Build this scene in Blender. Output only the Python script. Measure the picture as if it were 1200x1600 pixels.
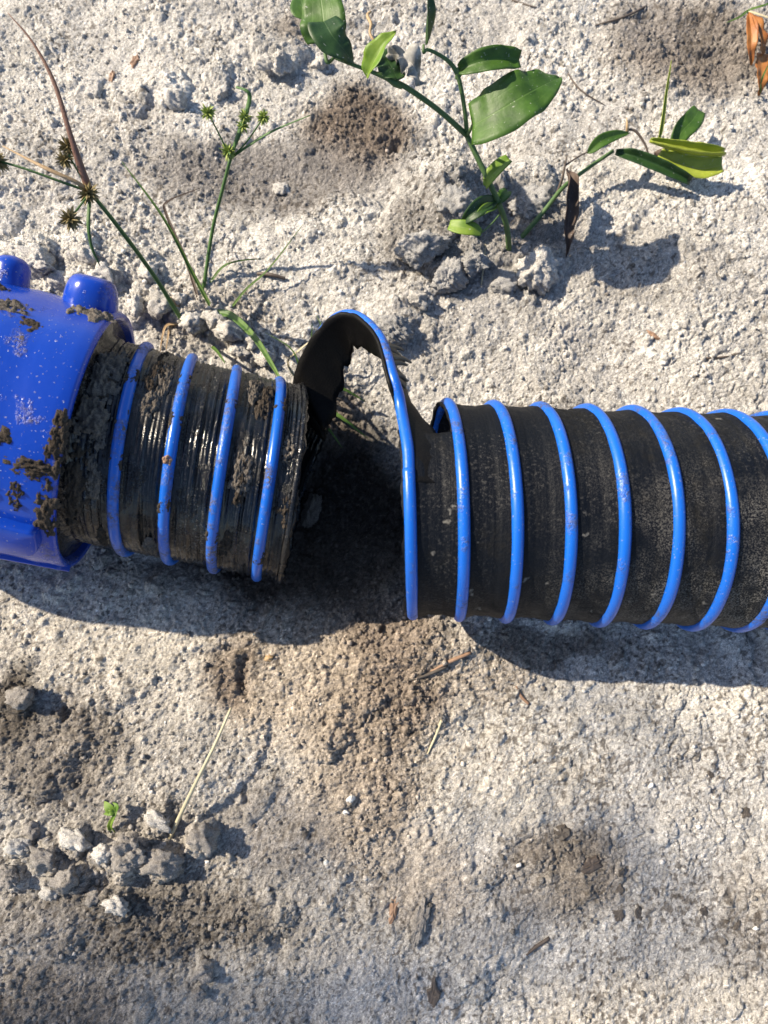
import bpy, bmesh, math, random
import numpy as np
from mathutils import Vector, Matrix

random.seed(7); RNG = np.random.default_rng(11)
scene = bpy.context.scene
for o in list(bpy.data.objects): bpy.data.objects.remove(o)

# ------------------------------------------------------------------ camera
F = 1050.0                       # focal length in photo pixels (photo 1200 x 1600)
TILT = math.radians(12.0)        # camera leans this much off straight down
R = 0.0875                       # outer radius of the hose over its ribs
TGT = Vector((0, 0, 0.098)); DIST = 0.532
CAM = TGT + DIST * Vector((0, -math.sin(TILT), math.cos(TILT)))
cd = bpy.data.cameras.new('camera'); cam = bpy.data.objects.new('camera', cd)
scene.collection.objects.link(cam); scene.camera = cam
cam.location = CAM; cam.rotation_euler = (TILT, 0, 0)
cd.sensor_fit = 'HORIZONTAL'; cd.sensor_width = 36.0; cd.lens = 36.0 * F / 1200.0
cd.clip_start = 0.01; cd.clip_end = 300
scene.render.resolution_x = 768; scene.render.resolution_y = 1024
cd.dof.use_dof = True; cd.dof.focus_distance = 0.56; cd.dof.aperture_fstop = 8.0

# ------------------------------------------------------------------ light
SX, SY = 1.13, -0.42             # a point at height h throws its shadow at h * (SX, SY)
elev = math.atan2(1.0, math.hypot(SX, SY))
w = bpy.data.worlds.new('World'); scene.world = w; w.use_nodes = True
nt = w.node_tree
sky = nt.nodes.new('ShaderNodeTexSky'); sky.sky_type = 'NISHITA'; sky.sun_disc = False
sky.sun_elevation = elev
sky.sun_rotation = math.atan2(-SX, -SY)
nt.links.new(sky.outputs[0], nt.nodes['Background'].inputs[0])
nt.nodes['Background'].inputs[1].default_value = 0.10
sl = bpy.data.lights.new('sun', 'SUN'); so = bpy.data.objects.new('sun', sl)
scene.collection.objects.link(so)
sl.energy = 4.9; sl.angle = math.radians(0.53); sl.color = (1.0, 0.87, 0.68)
so.rotation_euler = Vector((SX, SY, -1.0)).to_track_quat('-Z', 'Y').to_euler()
so.location = (-2, 1, 3)
vs = scene.view_settings
vs.view_transform = 'Standard'; vs.look = 'None'; vs.exposure = 0.92; vs.gamma = 1.0
vs.use_curve_mapping = False

# ------------------------------------------------------------------ helpers
def P(px, py, z):
    """photo pixel -> world point on the horizontal plane z"""
    u = (px - 600) / F; v = (800 - py) / F
    c, s = math.cos(TILT), math.sin(TILT)
    d = Vector((u, v * c + s, v * s - c))
    return CAM + d * ((z - CAM.z) / d.z)
def proj(p):
    q = p - CAM; c, s = math.cos(TILT), math.sin(TILT)
    zc = q.y * s - q.z * c
    return 600 + F * q.x / zc, 800 - F * (q.y * c + q.z * s) / zc

def link(o, parent=None):
    scene.collection.objects.link(o)
    if parent is not None: o.parent = parent
    return o
def tag(o, label=None, cat=None, group=None, kind=None):
    if label: o['label'] = label
    if cat: o['category'] = cat
    if group: o['group'] = group
    if kind: o['kind'] = kind
    return o
def thing(name, loc, label, cat, group=None):
    e = bpy.data.objects.new(name, None); e.empty_display_size = 0.02
    e.location = loc; link(e); tag(e, label, cat, group); return e
def world_origin(o):
    v = Vector((0, 0, 0))
    while o is not None: v += o.location; o = o.parent
    return v
def mesh_obj(name, verts, faces, mat, parent=None, smooth=True, uv=None, origin=None):
    """verts in world space; stored relative to the parent (parents are unrotated)"""
    off = world_origin(parent) if parent is not None else (Vector(origin) if origin is not None else Vector((0, 0, 0)))
    v = np.asarray(verts, dtype=np.float64).reshape(-1, 3) - np.array(off)[None, :]
    me = bpy.data.meshes.new(name); me.from_pydata(v.tolist(), [], faces)
    if uv is not None:
        l = me.uv_layers.new(name='UVMap')
        idx = np.empty(len(me.loops), dtype=np.int32); me.loops.foreach_get('vertex_index', idx)
        l.data.foreach_set('uv', np.asarray(uv, dtype=np.float32)[idx].ravel())
    if smooth: me.polygons.foreach_set('use_smooth', [True] * len(me.polygons))
    me.materials.append(mat); me.update()
    o = bpy.data.objects.new(name, me); link(o, parent)
    if parent is None and origin is not None: o.location = off
    return o
def grid_faces(nr, nc, off=0, wrap=False):
    f = []
    for i in range(nr - 1):
        for j in range(nc if wrap else nc - 1):
            a = off + i * nc + j; b = off + i * nc + (j + 1) % nc
            f.append((a, b, b + nc, a + nc))
    return f
def spline(pts, n):
    """Catmull-Rom through pts (Vectors or tuples), n samples"""
    p = np.array([tuple(q) for q in pts], dtype=float)
    if len(p) == 2:
        t = np.linspace(0, 1, n)[:, None]; return p[0] * (1 - t) + p[1] * t
    pe = np.vstack([2 * p[0] - p[1], p, 2 * p[-1] - p[-2]])
    out = []
    for t in np.linspace(0, len(p) - 1 - 1e-9, n):
        i = int(t); u = t - i; a, b, c, d = pe[i:i + 4]
        out.append(0.5 * (2 * b + (c - a) * u + (2 * a - 5 * b + 4 * c - d) * u * u + (3 * b - a - 3 * c + d) * u ** 3))
    return np.array(out)
def unit(v):
    return v / (np.linalg.norm(v, axis=-1, keepdims=True) + 1e-12)
def tube_mesh(path, rad, sides=8, flat=None, nhint=(0, 0, 1), flatten=1.0):
    """swept tube; nhint (vector or per-point array) orients the section; flatten squashes it along the normal"""
    path = np.asarray(path, float); n = len(path)
    rad = np.broadcast_to(np.asarray(rad, float), (n,)) if np.ndim(rad) < 2 else rad
    t = unit(np.gradient(path, axis=0))
    nh = np.broadcast_to(np.asarray(nhint, float), (n, 3))
    b = unit(np.cross(t, nh)); nn = unit(np.cross(b, t))
    a = np.linspace(0, 2 * math.pi, sides, endpoint=False)
    ring = b[:, None, :] * np.cos(a)[None, :, None] + nn[:, None, :] * (flatten * np.sin(a))[None, :, None]
    v = path[:, None, :] + ring * rad[:, None, None]
    v = v.reshape(-1, 3); f = grid_faces(n, sides, 0, True)
    c0, c1 = len(v), len(v) + 1
    v = np.vstack([v, path[:1], path[-1:]])
    for j in range(sides):
        f.append((c0, (j + 1) % sides, j)); f.append((c1, (n - 1) * sides + j, (n - 1) * sides + (j + 1) % sides))
    return v, f
def tube(name, pts, rad, mat, parent=None, n=24, sides=7, origin=None, **k):
    path = spline(pts, n)
    r = np.interp(np.linspace(0, 1, n), np.linspace(0, 1, len(np.atleast_1d(rad))), np.atleast_1d(rad))
    v, f = tube_mesh(path, r, sides, **k)
    return mesh_obj(name, v, f, mat, parent, origin=origin)

# ---- numpy noise
def _hash(ix, iy, seed):
    h = (ix.astype(np.int64) * 374761393 + iy.astype(np.int64) * 668265263 + seed * 1442695041) & 0xFFFFFFFF
    h = ((h ^ (h >> 13)) * 1274126177) & 0xFFFFFFFF
    h = ((h ^ (h >> 16)) * 2246822519) & 0xFFFFFFFF
    return ((h ^ (h >> 15)) & 0xFFFFFF) / float(0x1000000)
def perlin(x, y, scale, seed):
    x = x / scale; y = y / scale
    ix = np.floor(x); iy = np.floor(y); fx = x - ix; fy = y - iy
    u = fx * fx * fx * (fx * (fx * 6 - 15) + 10); v = fy * fy * fy * (fy * (fy * 6 - 15) + 10)
    def g(dx, dy):
        a = _hash(ix + dx, iy + dy, seed) * 2 * math.pi
        return np.cos(a) * (fx - dx) + np.sin(a) * (fy - dy)
    n0 = g(0, 0) * (1 - u) + g(1, 0) * u; n1 = g(0, 1) * (1 - u) + g(1, 1) * u
    return (n0 * (1 - v) + n1 * v) * 1.5
def worley_domes(x, y, cell, seed, prob, rmin=0.35, rmax=0.75):
    """height of round lumps, one per cell with probability prob (array 0..1); unit = cell"""
    X = x / cell; Y = y / cell; ix = np.floor(X); iy = np.floor(Y)
    best = np.zeros_like(X); idr = np.zeros_like(X)
    for dx in (-1, 0, 1):
        for dy in (-1, 0, 1):
            cx = ix + dx; cy = iy + dy
            h1 = _hash(cx, cy, seed); h2 = _hash(cx, cy, seed + 1); h3 = _hash(cx, cy, seed + 2); h4 = _hash(cx, cy, seed + 3)
            r = rmin + (rmax - rmin) * h3 ** 2
            d2 = (X - cx - h1) ** 2 + (Y - cy - h2) ** 2
            val = np.sqrt(np.maximum(0, r * r - d2)) * (h4 < prob)
            m = val > best; best = np.where(m, val, best); idr = np.where(m, h4 * 7.31 % 1, idr)
    return best, idr
def sstep(a, b, x):
    t = np.clip((x - a) / (b - a), 0, 1); return t * t * (3 - 2 * t)

# ------------------------------------------------------------------ materials
def new_mat(name):
    m = bpy.data.materials.new(name); m.use_nodes = True
    n = m.node_tree; b = n.nodes['Principled BSDF']; return m, n, b
def N(nt, kind, **kw):
    n = nt.nodes.new(kind)
    for k, v in kw.items():
        if k.startswith('i_'):
            key = k[2:]; n.inputs[int(key) if key.isdigit() else key.replace('_', ' ')].default_value = v
        else: setattr(n, k, v)
    return n
def noise(nt, vec, scale, detail=4, rough=0.55, dist=0.0):
    n = N(nt, 'ShaderNodeTexNoise'); n.inputs['Scale'].default_value = scale; n.inputs['Detail'].default_value = detail
    n.inputs['Roughness'].default_value = rough; n.inputs['Distortion'].default_value = dist
    if vec is not None: nt.links.new(vec, n.inputs['Vector'])
    return n.outputs['Fac']
def ramp(nt, fac, stops):
    r = N(nt, 'ShaderNodeValToRGB'); e = r.color_ramp.elements
    while len(e) < len(stops): e.new(0.5)
    for el, (p, c) in zip(e, stops):
        el.position = p; el.color = (c, c, c, 1) if not hasattr(c, '__len__') else (*c, 1)
    nt.links.new(fac, r.inputs[0]); return r.outputs[0]
def mix(nt, fac, a, b, mode='MIX'):
    m = N(nt, 'ShaderNodeMix', data_type='RGBA', blend_type=mode)
    for sock, val in ((m.inputs['Factor'], fac), (m.inputs['A'], a), (m.inputs['B'], b)):
        if isinstance(val, (int, float)): sock.default_value = val
        elif isinstance(val, (tuple, list)): sock.default_value = (*val, 1)
        else: nt.links.new(val, sock)
    return m.outputs['Result']
def mathn(nt, op, a, b=None):
    m = N(nt, 'ShaderNodeMath', operation=op)
    for i, v in enumerate((a, b)):
        if v is None: continue
        if isinstance(v, (int, float)): m.inputs[i].default_value = v
        else: nt.links.new(v, m.inputs[i])
    return m.outputs[0]
def bump(nt, h, strength, dist):
    b = N(nt, 'ShaderNodeBump'); b.inputs['Strength'].default_value = strength; b.inputs['Distance'].default_value = dist
    nt.links.new(h, b.inputs['Height']); return b.outputs[0]
def objvec(nt):
    return N(nt, 'ShaderNodeNewGeometry').outputs['Position']

def sand_material(name, use_col=True, tint=(0.5, 0.45, 0.4)):
    m, n, b = new_mat(name); L = n.links; pos = objvec(n)
    if use_col:
        a = N(n, 'ShaderNodeAttribute', attribute_name='Col'); base = a.outputs['Color']
    else:
        base = mix(n, noise(n, pos, 140, 3), tuple(c * 0.72 for c in tint), tuple(min(1, c * 1.2) for c in tint))
    g = noise(n, pos, 1250, 2, 0.75)
    sp = ramp(n, g, [(0.30, 0.36), (0.5, 1.04), (0.70, 1.65)])
    col = mix(n, 1.0, base, sp, 'MULTIPLY')
    col = mix(n, 1.0, col, ramp(n, noise(n, pos, 30, 5, 0.65), [(0.32, 0.80), (0.5, 1.0), (0.68, 1.14)]), 'MULTIPLY')
    col = mix(n, 1.0, col, ramp(n, noise(n, pos, 2.2, 4, 0.6), [(0.35, 0.86), (0.65, 1.04)]), 'MULTIPLY') if use_col else col
    L.new(col, b.inputs['Base Color']); b.inputs['Roughness'].default_value = 0.92
    b.inputs['Specular IOR Level'].default_value = 0.25
    h = mathn(n, 'ADD', noise(n, pos, 650, 3, 0.75), noise(n, pos, 1500, 2, 0.6))
    L.new(bump(n, h, 0.9, 0.0012), b.inputs['Normal'])
    return m
M_ground = sand_material('sand_ground')
M_clod = sand_material('clod_sand', False, (0.50, 0.48, 0.45))
M_clod_dark = sand_material('clod_grey', False, (0.29, 0.27, 0.25))
M_clod_mound = sand_material('clod_mound', False, (0.33, 0.325, 0.32))
M_crumb = sand_material('crumb_sand')
M_mud = sand_material('mud', False, (0.060, 0.047, 0.036))
M_mud_grey = sand_material('mud_grey', False, (0.15, 0.13, 0.11))
M_soil_tan = sand_material('soil_tan', False, (0.24, 0.19, 0.14))

def wall_material(name, wet):
    m, n, b = new_mat(name); L = n.links; pos = objvec(n)
    d1 = noise(n, pos, 26, 6, 0.62); d2 = noise(n, pos, 150, 4, 0.7)
    mp = N(n, 'ShaderNodeMapping'); L.new(pos, mp.inputs[0]); mp.inputs['Scale'].default_value = (300, 9, 9)
    streak = noise(n, mp.outputs[0], 1.0, 4, 0.6)
    dirt = mathn(n, 'MULTIPLY', ramp(n, d1, [(0.47 if wet else 0.47, 0.0), (0.66, 1.0)]), ramp(n, d2, [(0.38, 0.15), (0.6, 1.0)]))
    dust = mathn(n, 'MULTIPLY', ramp(n, noise(n, pos, 420, 2, 0.8), [(0.56, 0.0), (0.66, 1.0)]), ramp(n, noise(n, pos, 15, 3), [(0.46, 0.0), (0.64, 0.9)]))
    base = mix(n, streak, (0.0025, 0.0035, 0.006), (0.006, 0.0075, 0.011))
    c1 = mix(n, dirt, base, (0.017, 0.014, 0.0115) if wet else (0.009, 0.009, 0.0092))
    sepp = N(n, 'ShaderNodeSeparateXYZ'); L.new(pos, sepp.inputs[0])
    grit = ramp(n, noise(n, pos, 900, 2, 0.8), [(0.50, 0.0), (0.60, 1.0)])
    if not wet:
        mr = N(n, 'ShaderNodeMapRange', i_1=0.08, i_2=0.24); L.new(sepp.outputs[0], mr.inputs[0])
        mr2 = N(n, 'ShaderNodeMapRange', i_1=0.06, i_2=-0.07); L.new(sepp.outputs[1], mr2.inputs[0])
        zone = mathn(n, 'MULTIPLY', mathn(n, 'MULTIPLY', mr.outputs[0], mr2.outputs[0]), ramp(n, noise(n, pos, 28, 4, 0.6), [(0.40, 0.0), (0.60, 1.0)]))
        dust = mathn(n, 'MAXIMUM', mathn(n, 'MULTIPLY', dust, 0.22), mathn(n, 'MULTIPLY', zone, mathn(n, 'MULTIPLY', grit, 0.85)))
        vo = N(n, 'ShaderNodeTexVoronoi'); vo.inputs['Scale'].default_value = 55; nz = N(n, 'ShaderNodeTexNoise'); nz.inputs['Scale'].default_value = 160; L.new(pos, nz.inputs['Vector']); va = N(n, 'ShaderNodeMix', data_type='VECTOR'); va.inputs[0].default_value = 0.012; L.new(pos, va.inputs[4]); L.new(nz.outputs['Color'], va.inputs[5]); L.new(va.outputs[1], vo.inputs['Vector'])
        spot = mathn(n, 'MULTIPLY', ramp(n, vo.outputs['Distance'], [(0.08, 1.0), (0.15, 0.0)]), ramp(n, noise(n, pos, 33, 2), [(0.52, 0.0), (0.56, 0.8)]))
        dust = mathn(n, 'MAXIMUM', dust, mathn(n, 'MULTIPLY', spot, 0.7))
    else: dust = mathn(n, 'MULTIPLY', dust, 0.5)
    c2 = mix(n, dust, c1, (0.21, 0.20, 0.18))
    L.new(c2, b.inputs['Base Color']); b.inputs['Specular IOR Level'].default_value = 0.45 if wet else 0.12
    r = mix(n, dirt, (0.13, 0.13, 0.13) if wet else (0.5, 0.5, 0.5), (0.7, 0.7, 0.7) if wet else (0.85, 0.85, 0.85))
    L.new(r, b.inputs['Roughness'])
    fine = mathn(n, 'MULTIPLY', noise(n, pos, 520, 3, 0.7), 0.8)
    if wet:
        gz = ramp(n, noise(n, pos, 40, 3), [(0.50, 0.0), (0.58, 1.0)]); fine = mathn(n, 'MULTIPLY', mathn(n, 'MULTIPLY', gz, grit), 1.1)
    h = mathn(n, 'ADD', mathn(n, 'MULTIPLY', streak, 0.9), mathn(n, 'ADD', mathn(n, 'MULTIPLY', d2, 0.35 if wet else 0.8), fine))
    L.new(bump(n, h, 0.7, 0.0018 if wet else 0.0010), b.inputs['Normal'])
    return m
M_wall = wall_material('black_rubber_dusty', False)
M_wall_wet = wall_material('black_rubber_wet', True)

def blue_material(name, c, rough, dirtlo, dirtcol, spec=0.5):
    m, n, b = new_mat(name); L = n.links; pos = objvec(n)
    d1 = noise(n, pos, 34, 5, 0.65); d2 = noise(n, pos, 330, 3, 0.75)
    dirt = mathn(n, 'MULTIPLY', ramp(n, d1, [(dirtlo, 0.0), (dirtlo + 0.13, 1.0)]), ramp(n, d2, [(0.44, 0.0), (0.54, 1.0)]))
    speck = ramp(n, noise(n, pos, 520, 1, 0.5), [(0.70, 0.0), (0.74, 1.0)])
    film = mathn(n, 'MULTIPLY', noise(n, pos, 60, 4), 0.035)
    c0 = mix(n, film, c, (0.22, 0.24, 0.30))
    c1 = mix(n, dirt, c0, dirtcol); c2 = mix(n, mathn(n, 'MULTIPLY', speck, 0.38), c1, (0.42, 0.40, 0.38))
    L.new(c2, b.inputs['Base Color'])
    L.new(mix(n, dirt, (rough,) * 3, (0.8,) * 3), b.inputs['Roughness'])
    b.inputs['Specular IOR Level'].default_value = spec
    h = mathn(n, 'ADD', mathn(n, 'MULTIPLY', dirt, 1.2), mathn(n, 'ADD', mathn(n, 'MULTIPLY', noise(n, pos, 90, 2), 0.5), mathn(n, 'MULTIPLY', speck, 0.5)))
    L.new(bump(n, h, 0.55, 0.0010), b.inputs['Normal'])
    return m
M_rib = blue_material('blue_rib_plastic', (0.001, 0.100, 0.50), 0.34, 0.545, (0.07, 0.062, 0.055))
M_rib_dirty = blue_material('blue_rib_plastic_muddy', (0.001, 0.092, 0.46), 0.28, 0.50, (0.09, 0.072, 0.055))
M_coup = blue_material('blue_coupling_plastic', (0.0006, 0.040, 0.36), 0.24, 0.57, (0.085, 0.066, 0.05))

def leaf_material(name, ca, cb, vein, rough=0.52, trans=0.25):
    m, n, b = new_mat(name); L = n.links
    uv = N(n, 'ShaderNodeUVMap').outputs[0]; sep = N(n, 'ShaderNodeSeparateXYZ'); L.new(uv, sep.inputs[0])
    pos = objvec(n)
    base = mix(n, ramp(n, noise(n, pos, 70, 4, 0.6), [(0.35, 0.0), (0.65, 1.0)]), ca, cb)
    v = mathn(n, 'ABSOLUTE', mathn(n, 'SUBTRACT', sep.outputs[0], 0.5))
    mid = ramp(n, v, [(0.008, 0.7), (0.022, 0.0)])
    side = ramp(n, mathn(n, 'ABSOLUTE', mathn(n, 'SUBTRACT', v, 0.24)), [(0.004, 0.16), (0.012, 0.0)])
    vv = mathn(n, 'MAXIMUM', mid, side)
    c = mix(n, vv, base, vein)
    sp = ramp(n, noise(n, pos, 420, 2, 0.6), [(0.68, 0.0), (0.73, 1.0)])
    c = mix(n, mathn(n, 'MULTIPLY', sp, 0.6), c, (0.5, 0.5, 0.46))
    L.new(c, b.inputs['Base Color']); b.inputs['Roughness'].default_value = rough
    b.inputs['Transmission Weight'].default_value = 0.0
    tr = N(n, 'ShaderNodeBsdfTranslucent'); L.new(c, tr.inputs[0]); ms = N(n, 'ShaderNodeMixShader'); ms.inputs[0].default_value = trans
    L.new(b.outputs[0], ms.inputs[1]); L.new(tr.outputs[0], ms.inputs[2]); L.new(ms.outputs[0], n.nodes['Material Output'].inputs[0])
    L.new(bump(n, mathn(n, 'ADD', mathn(n, 'MULTIPLY', vv, -0.5), noise(n, pos, 160, 3)), 0.35, 0.0012), b.inputs['Normal'])
    return m
M_leaf = leaf_material('leaf_deep_green', (0.030, 0.082, 0.008), (0.062, 0.145, 0.013), (0.085, 0.17, 0.03))
M_leaf_dark = leaf_material('leaf_dark_green', (0.012, 0.042, 0.008), (0.024, 0.066, 0.012), (0.045, 0.10, 0.025), trans=0.10)
M_leaf_pale = leaf_material('leaf_bright_green', (0.11, 0.22, 0.018), (0.20, 0.30, 0.035), (0.27, 0.36, 0.09))
M_leaf_yel = leaf_material('leaf_yellow_green', (0.26, 0.32, 0.035), (0.36, 0.42, 0.06), (0.42, 0.42, 0.13), rough=0.3)
M_leaf_orange = leaf_material('leaf_dry_orange', (0.30, 0.10, 0.025), (0.44, 0.19, 0.05), (0.50, 0.27, 0.10), rough=0.5)
M_leaf_brown = leaf_material('leaf_dry_brown', (0.045, 0.028, 0.020), (0.095, 0.062, 0.045), (0.14, 0.10, 0.075), rough=0.7, trans=0.05)
M_leaf_grey = leaf_material('leaf_dead_grey', (0.12, 0.115, 0.10), (0.42, 0.41, 0.39), (0.45, 0.43, 0.40), rough=0.6, trans=0.1)
M_grass = leaf_material('grass_blade_green', (0.045, 0.115, 0.015), (0.11, 0.19, 0.03), (0.12, 0.22, 0.05))
def plain(name, ca, cb, scale=120, rough=0.6):
    m, n, b = new_mat(name); pos = objvec(n)
    n.links.new(mix(n, noise(n, pos, scale, 4, 0.65), ca, cb), b.inputs['Base Color']); b.inputs['Roughness'].default_value = rough
    n.links.new(bump(n, noise(n, pos, scale * 4, 3), 0.5, 0.0008), b.inputs['Normal']); return m
M_stem = plain('vine_stem_green', (0.035, 0.085, 0.022), (0.085, 0.15, 0.045))
M_sedge = plain('sedge_stem_green', (0.03, 0.085, 0.018), (0.07, 0.15, 0.035))
M_sedge_brown = plain('sedge_bract_brown', (0.10, 0.042, 0.030), (0.20, 0.11, 0.07))
M_tan = plain('dry_tan', (0.28, 0.18, 0.09), (0.44, 0.31, 0.17))
M_straw = plain('straw', (0.42, 0.36, 0.22), (0.58, 0.52, 0.36))
M_twig = plain('dark_twig', (0.05, 0.038, 0.03), (0.13, 0.10, 0.08))
M_wood = plain('wood_chip', (0.16, 0.09, 0.055), (0.36, 0.23, 0.15))
M_black = plain('charred_bark', (0.03, 0.025, 0.02), (0.13, 0.108, 0.09), 300)
M_seed = plain('seed_head_green', (0.16, 0.22, 0.03), (0.30, 0.36, 0.08), 300)
M_seed_brown = plain('seed_head_brown', (0.11, 0.08, 0.025), (0.24, 0.19, 0.07), 300)
M_shell = plain('white_shell', (0.62, 0.60, 0.56), (0.78, 0.76, 0.72))
M_inner = plain('black_rubber_inside', (0.0012, 0.0012, 0.0016), (0.007, 0.0065, 0.006), 140, 0.5)
M_inner.node_tree.nodes['Principled BSDF'].inputs['Specular IOR Level'].default_value = 0.15
M_fibre = plain('torn_fibre', (0.07, 0.05, 0.03), (0.20, 0.145, 0.085), 300)

# ------------------------------------------------------------------ hose axes
PITCH = 0.411 * R
RW = R - 0.0042                   # radius of the wall between the ribs
class Axis:
    def __init__(s, A, B):
        s.o = np.array(A); s.a = unit(np.array(B) - np.array(A))
        s.y = unit(np.cross((0, 0, 1.0), s.a)); s.z = np.cross(s.a, s.y)
    def at(s, t, phi, r):
        t = np.asarray(t)[..., None]; r = np.asarray(r)[..., None]; phi = np.asarray(phi)
        return s.o + s.a * t + r * (np.cos(phi)[..., None] * s.y + np.sin(phi)[..., None] * s.z)
AXR = Axis(P(632, 794, 0.098), P(1140, 814, 0.096))
AXL = Axis(P(155, 690, 0.094), P(455, 757, 0.057))
D2R = math.pi / 180
# s of the top of the fourth rib of the short piece, found from its place in the photo
lo, hi = 0.0, 0.3
for _ in range(40):
    mid_ = (lo + hi) / 2
    if proj(Vector(AXL.at(mid_, math.pi / 2, R)))[0] < 428: lo = mid_
    else: hi = mid_
S4 = lo
RC = 1.2 * R                       # coupling radius

# ------------------------------------------------------------------ ground
def axis_dist(ax, x, y, s0, s1):
    """horizontal offset from the axis, axis height below the point, inside-range mask"""
    h = unit(np.array([ax.a[0], ax.a[1]]))
    dx = x - ax.o[0]; dy = y - ax.o[1]
    al = dx * h[0] + dy * h[1]; la = al / math.hypot(ax.a[0], ax.a[1])
    off = -dx * h[1] + dy * h[0]
    zc = ax.o[2] + ax.a[2] * la
    return off, zc, la
def ell(x, y, px, py, rx, ry, rot=0, z=0.0):
    """normalised distance in an ellipse given in photo pixels on the ground"""
    c = P(px, py, z); k = (P(px + 1, py, z) - c).x
    dx = (x - c.x) / (rx * k); dy = (y - c.y) / (ry * k * 1.04)
    if rot:
        a = math.radians(rot); dx, dy = (dx * math.cos(a) + dy * math.sin(a)) , (-dx * math.sin(a) + dy * math.cos(a))
    return np.sqrt(dx * dx + dy * dy)

# colour patches: x, y, rx, ry, rotation, colour, strength, crumbliness
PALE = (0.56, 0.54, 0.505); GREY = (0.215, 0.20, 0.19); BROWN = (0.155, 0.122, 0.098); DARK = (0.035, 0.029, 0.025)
TAN = (0.37, 0.325, 0.275); CREAM = (0.52, 0.485, 0.43); MIDG = (0.37, 0.345, 0.32)
PATCH = [
 (300, 1250, 420, 420, 0, (0.41, 0.385, 0.35), 0.85, 0.42),
 (1050, 1350, 330, 260, 0, (0.47, 0.455, 0.435), 0.8, 0.2),
 (560, 215, 95, 85, 0, BROWN, 0.95, 0.75),
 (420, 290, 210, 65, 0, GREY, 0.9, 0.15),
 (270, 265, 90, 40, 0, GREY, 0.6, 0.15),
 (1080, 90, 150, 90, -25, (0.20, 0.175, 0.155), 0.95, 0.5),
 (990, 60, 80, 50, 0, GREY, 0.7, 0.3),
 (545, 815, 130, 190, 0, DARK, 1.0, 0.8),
 (310, 900, 210, 42, -12, (0.13, 0.112, 0.098), 0.85, 0.5),  # dark brown soil, with the short piece's cast shade painted in
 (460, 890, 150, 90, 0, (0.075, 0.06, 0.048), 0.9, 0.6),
 (520, 650, 60, 60, 0, (0.09, 0.07, 0.055), 0.8, 0.6),
 (610, 1080, 125, 190, 10, (0.205, 0.165, 0.132), 0.94, 1.0),
 (450, 1060, 120, 110, 0, (0.38, 0.325, 0.265), 0.8, 0.4),
 (360, 1040, 45, 70, 0, (0.17, 0.13, 0.10), 0.8, 0.5),
 (560, 1230, 110, 120, 0, (0.31, 0.265, 0.22), 0.75, 0.65),
 (430, 1300, 100, 70, 0, (0.31, 0.285, 0.26), 0.7, 0.12),
 (150, 980, 230, 90, 0, CREAM, 0.8, 0.2),
 (90, 1180, 130, 85, 0, (0.22, 0.198, 0.175), 0.88, 0.6),
 (20, 1100, 40, 60, 0, (0.10, 0.085, 0.07), 0.9, 0.8),
 (220, 1330, 150, 80, 0, (0.33, 0.305, 0.275), 0.75, 0.8),
 (210, 1445, 250, 70, 0, (0.165, 0.15, 0.135), 0.95, 0.95),
 (60, 1480, 110, 70, 0, (0.33, 0.31, 0.29), 0.7, 0.3),
 (80, 1580, 140, 60, 0, (0.20, 0.175, 0.15), 0.8, 0.6),
 (380, 1540, 140, 70, 0, (0.44, 0.42, 0.39), 0.7, 0.2),
 (620, 1560, 160, 60, 0, (0.47, 0.46, 0.45), 0.7, 0.2),
 (790, 1190, 150, 100, 0, CREAM, 0.9, 0.1),
 (760, 1040, 110, 60, 0, TAN, 0.8, 0.5),
 (960, 1120, 200, 70, 0, PALE, 0.7, 0.15),
 (880, 1360, 110, 75, -20, (0.17, 0.145, 0.12), 0.85, 0.4),
 (760, 1420, 150, 70, 0, (0.34, 0.325, 0.31), 0.6, 0.25),
 (870, 1010, 120, 30, 0, (0.15, 0.13, 0.11), 0.75, 0.3),
 (1170, 1450, 60, 120, 0, (0.24, 0.22, 0.20), 0.6, 0.3),
 (1050, 1580, 240, 60, 0, (0.58, 0.54, 0.48), 0.8, 0.15),
 (650, 1370, 90, 80, 0, (0.31, 0.27, 0.23), 0.6, 0.3),
 (745, 375, 150, 105, 0, (0.27, 0.262, 0.255), 0.85, 0.5),
 (640, 390, 60, 60, 0, (0.24, 0.225, 0.21), 0.7, 0.5),
 (830, 370, 80, 60, 0, (0.30, 0.28, 0.26), 0.7, 0.3),
 (1000, 430, 150, 70, 0, (0.36, 0.34, 0.31), 0.6, 0.2),
 (470, 70, 40, 40, 0, (0.22, 0.19, 0.165), 0.7, 0.4),
 (130, 430, 170, 90, 0, PALE, 0.7, 0.85),
 (330, 500, 120, 60, 0, (0.44, 0.41, 0.37), 0.7, 0.8),
 (100, 250, 180, 120, 0, (0.45, 0.43, 0.40), 0.5, 0.5),
]
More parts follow.
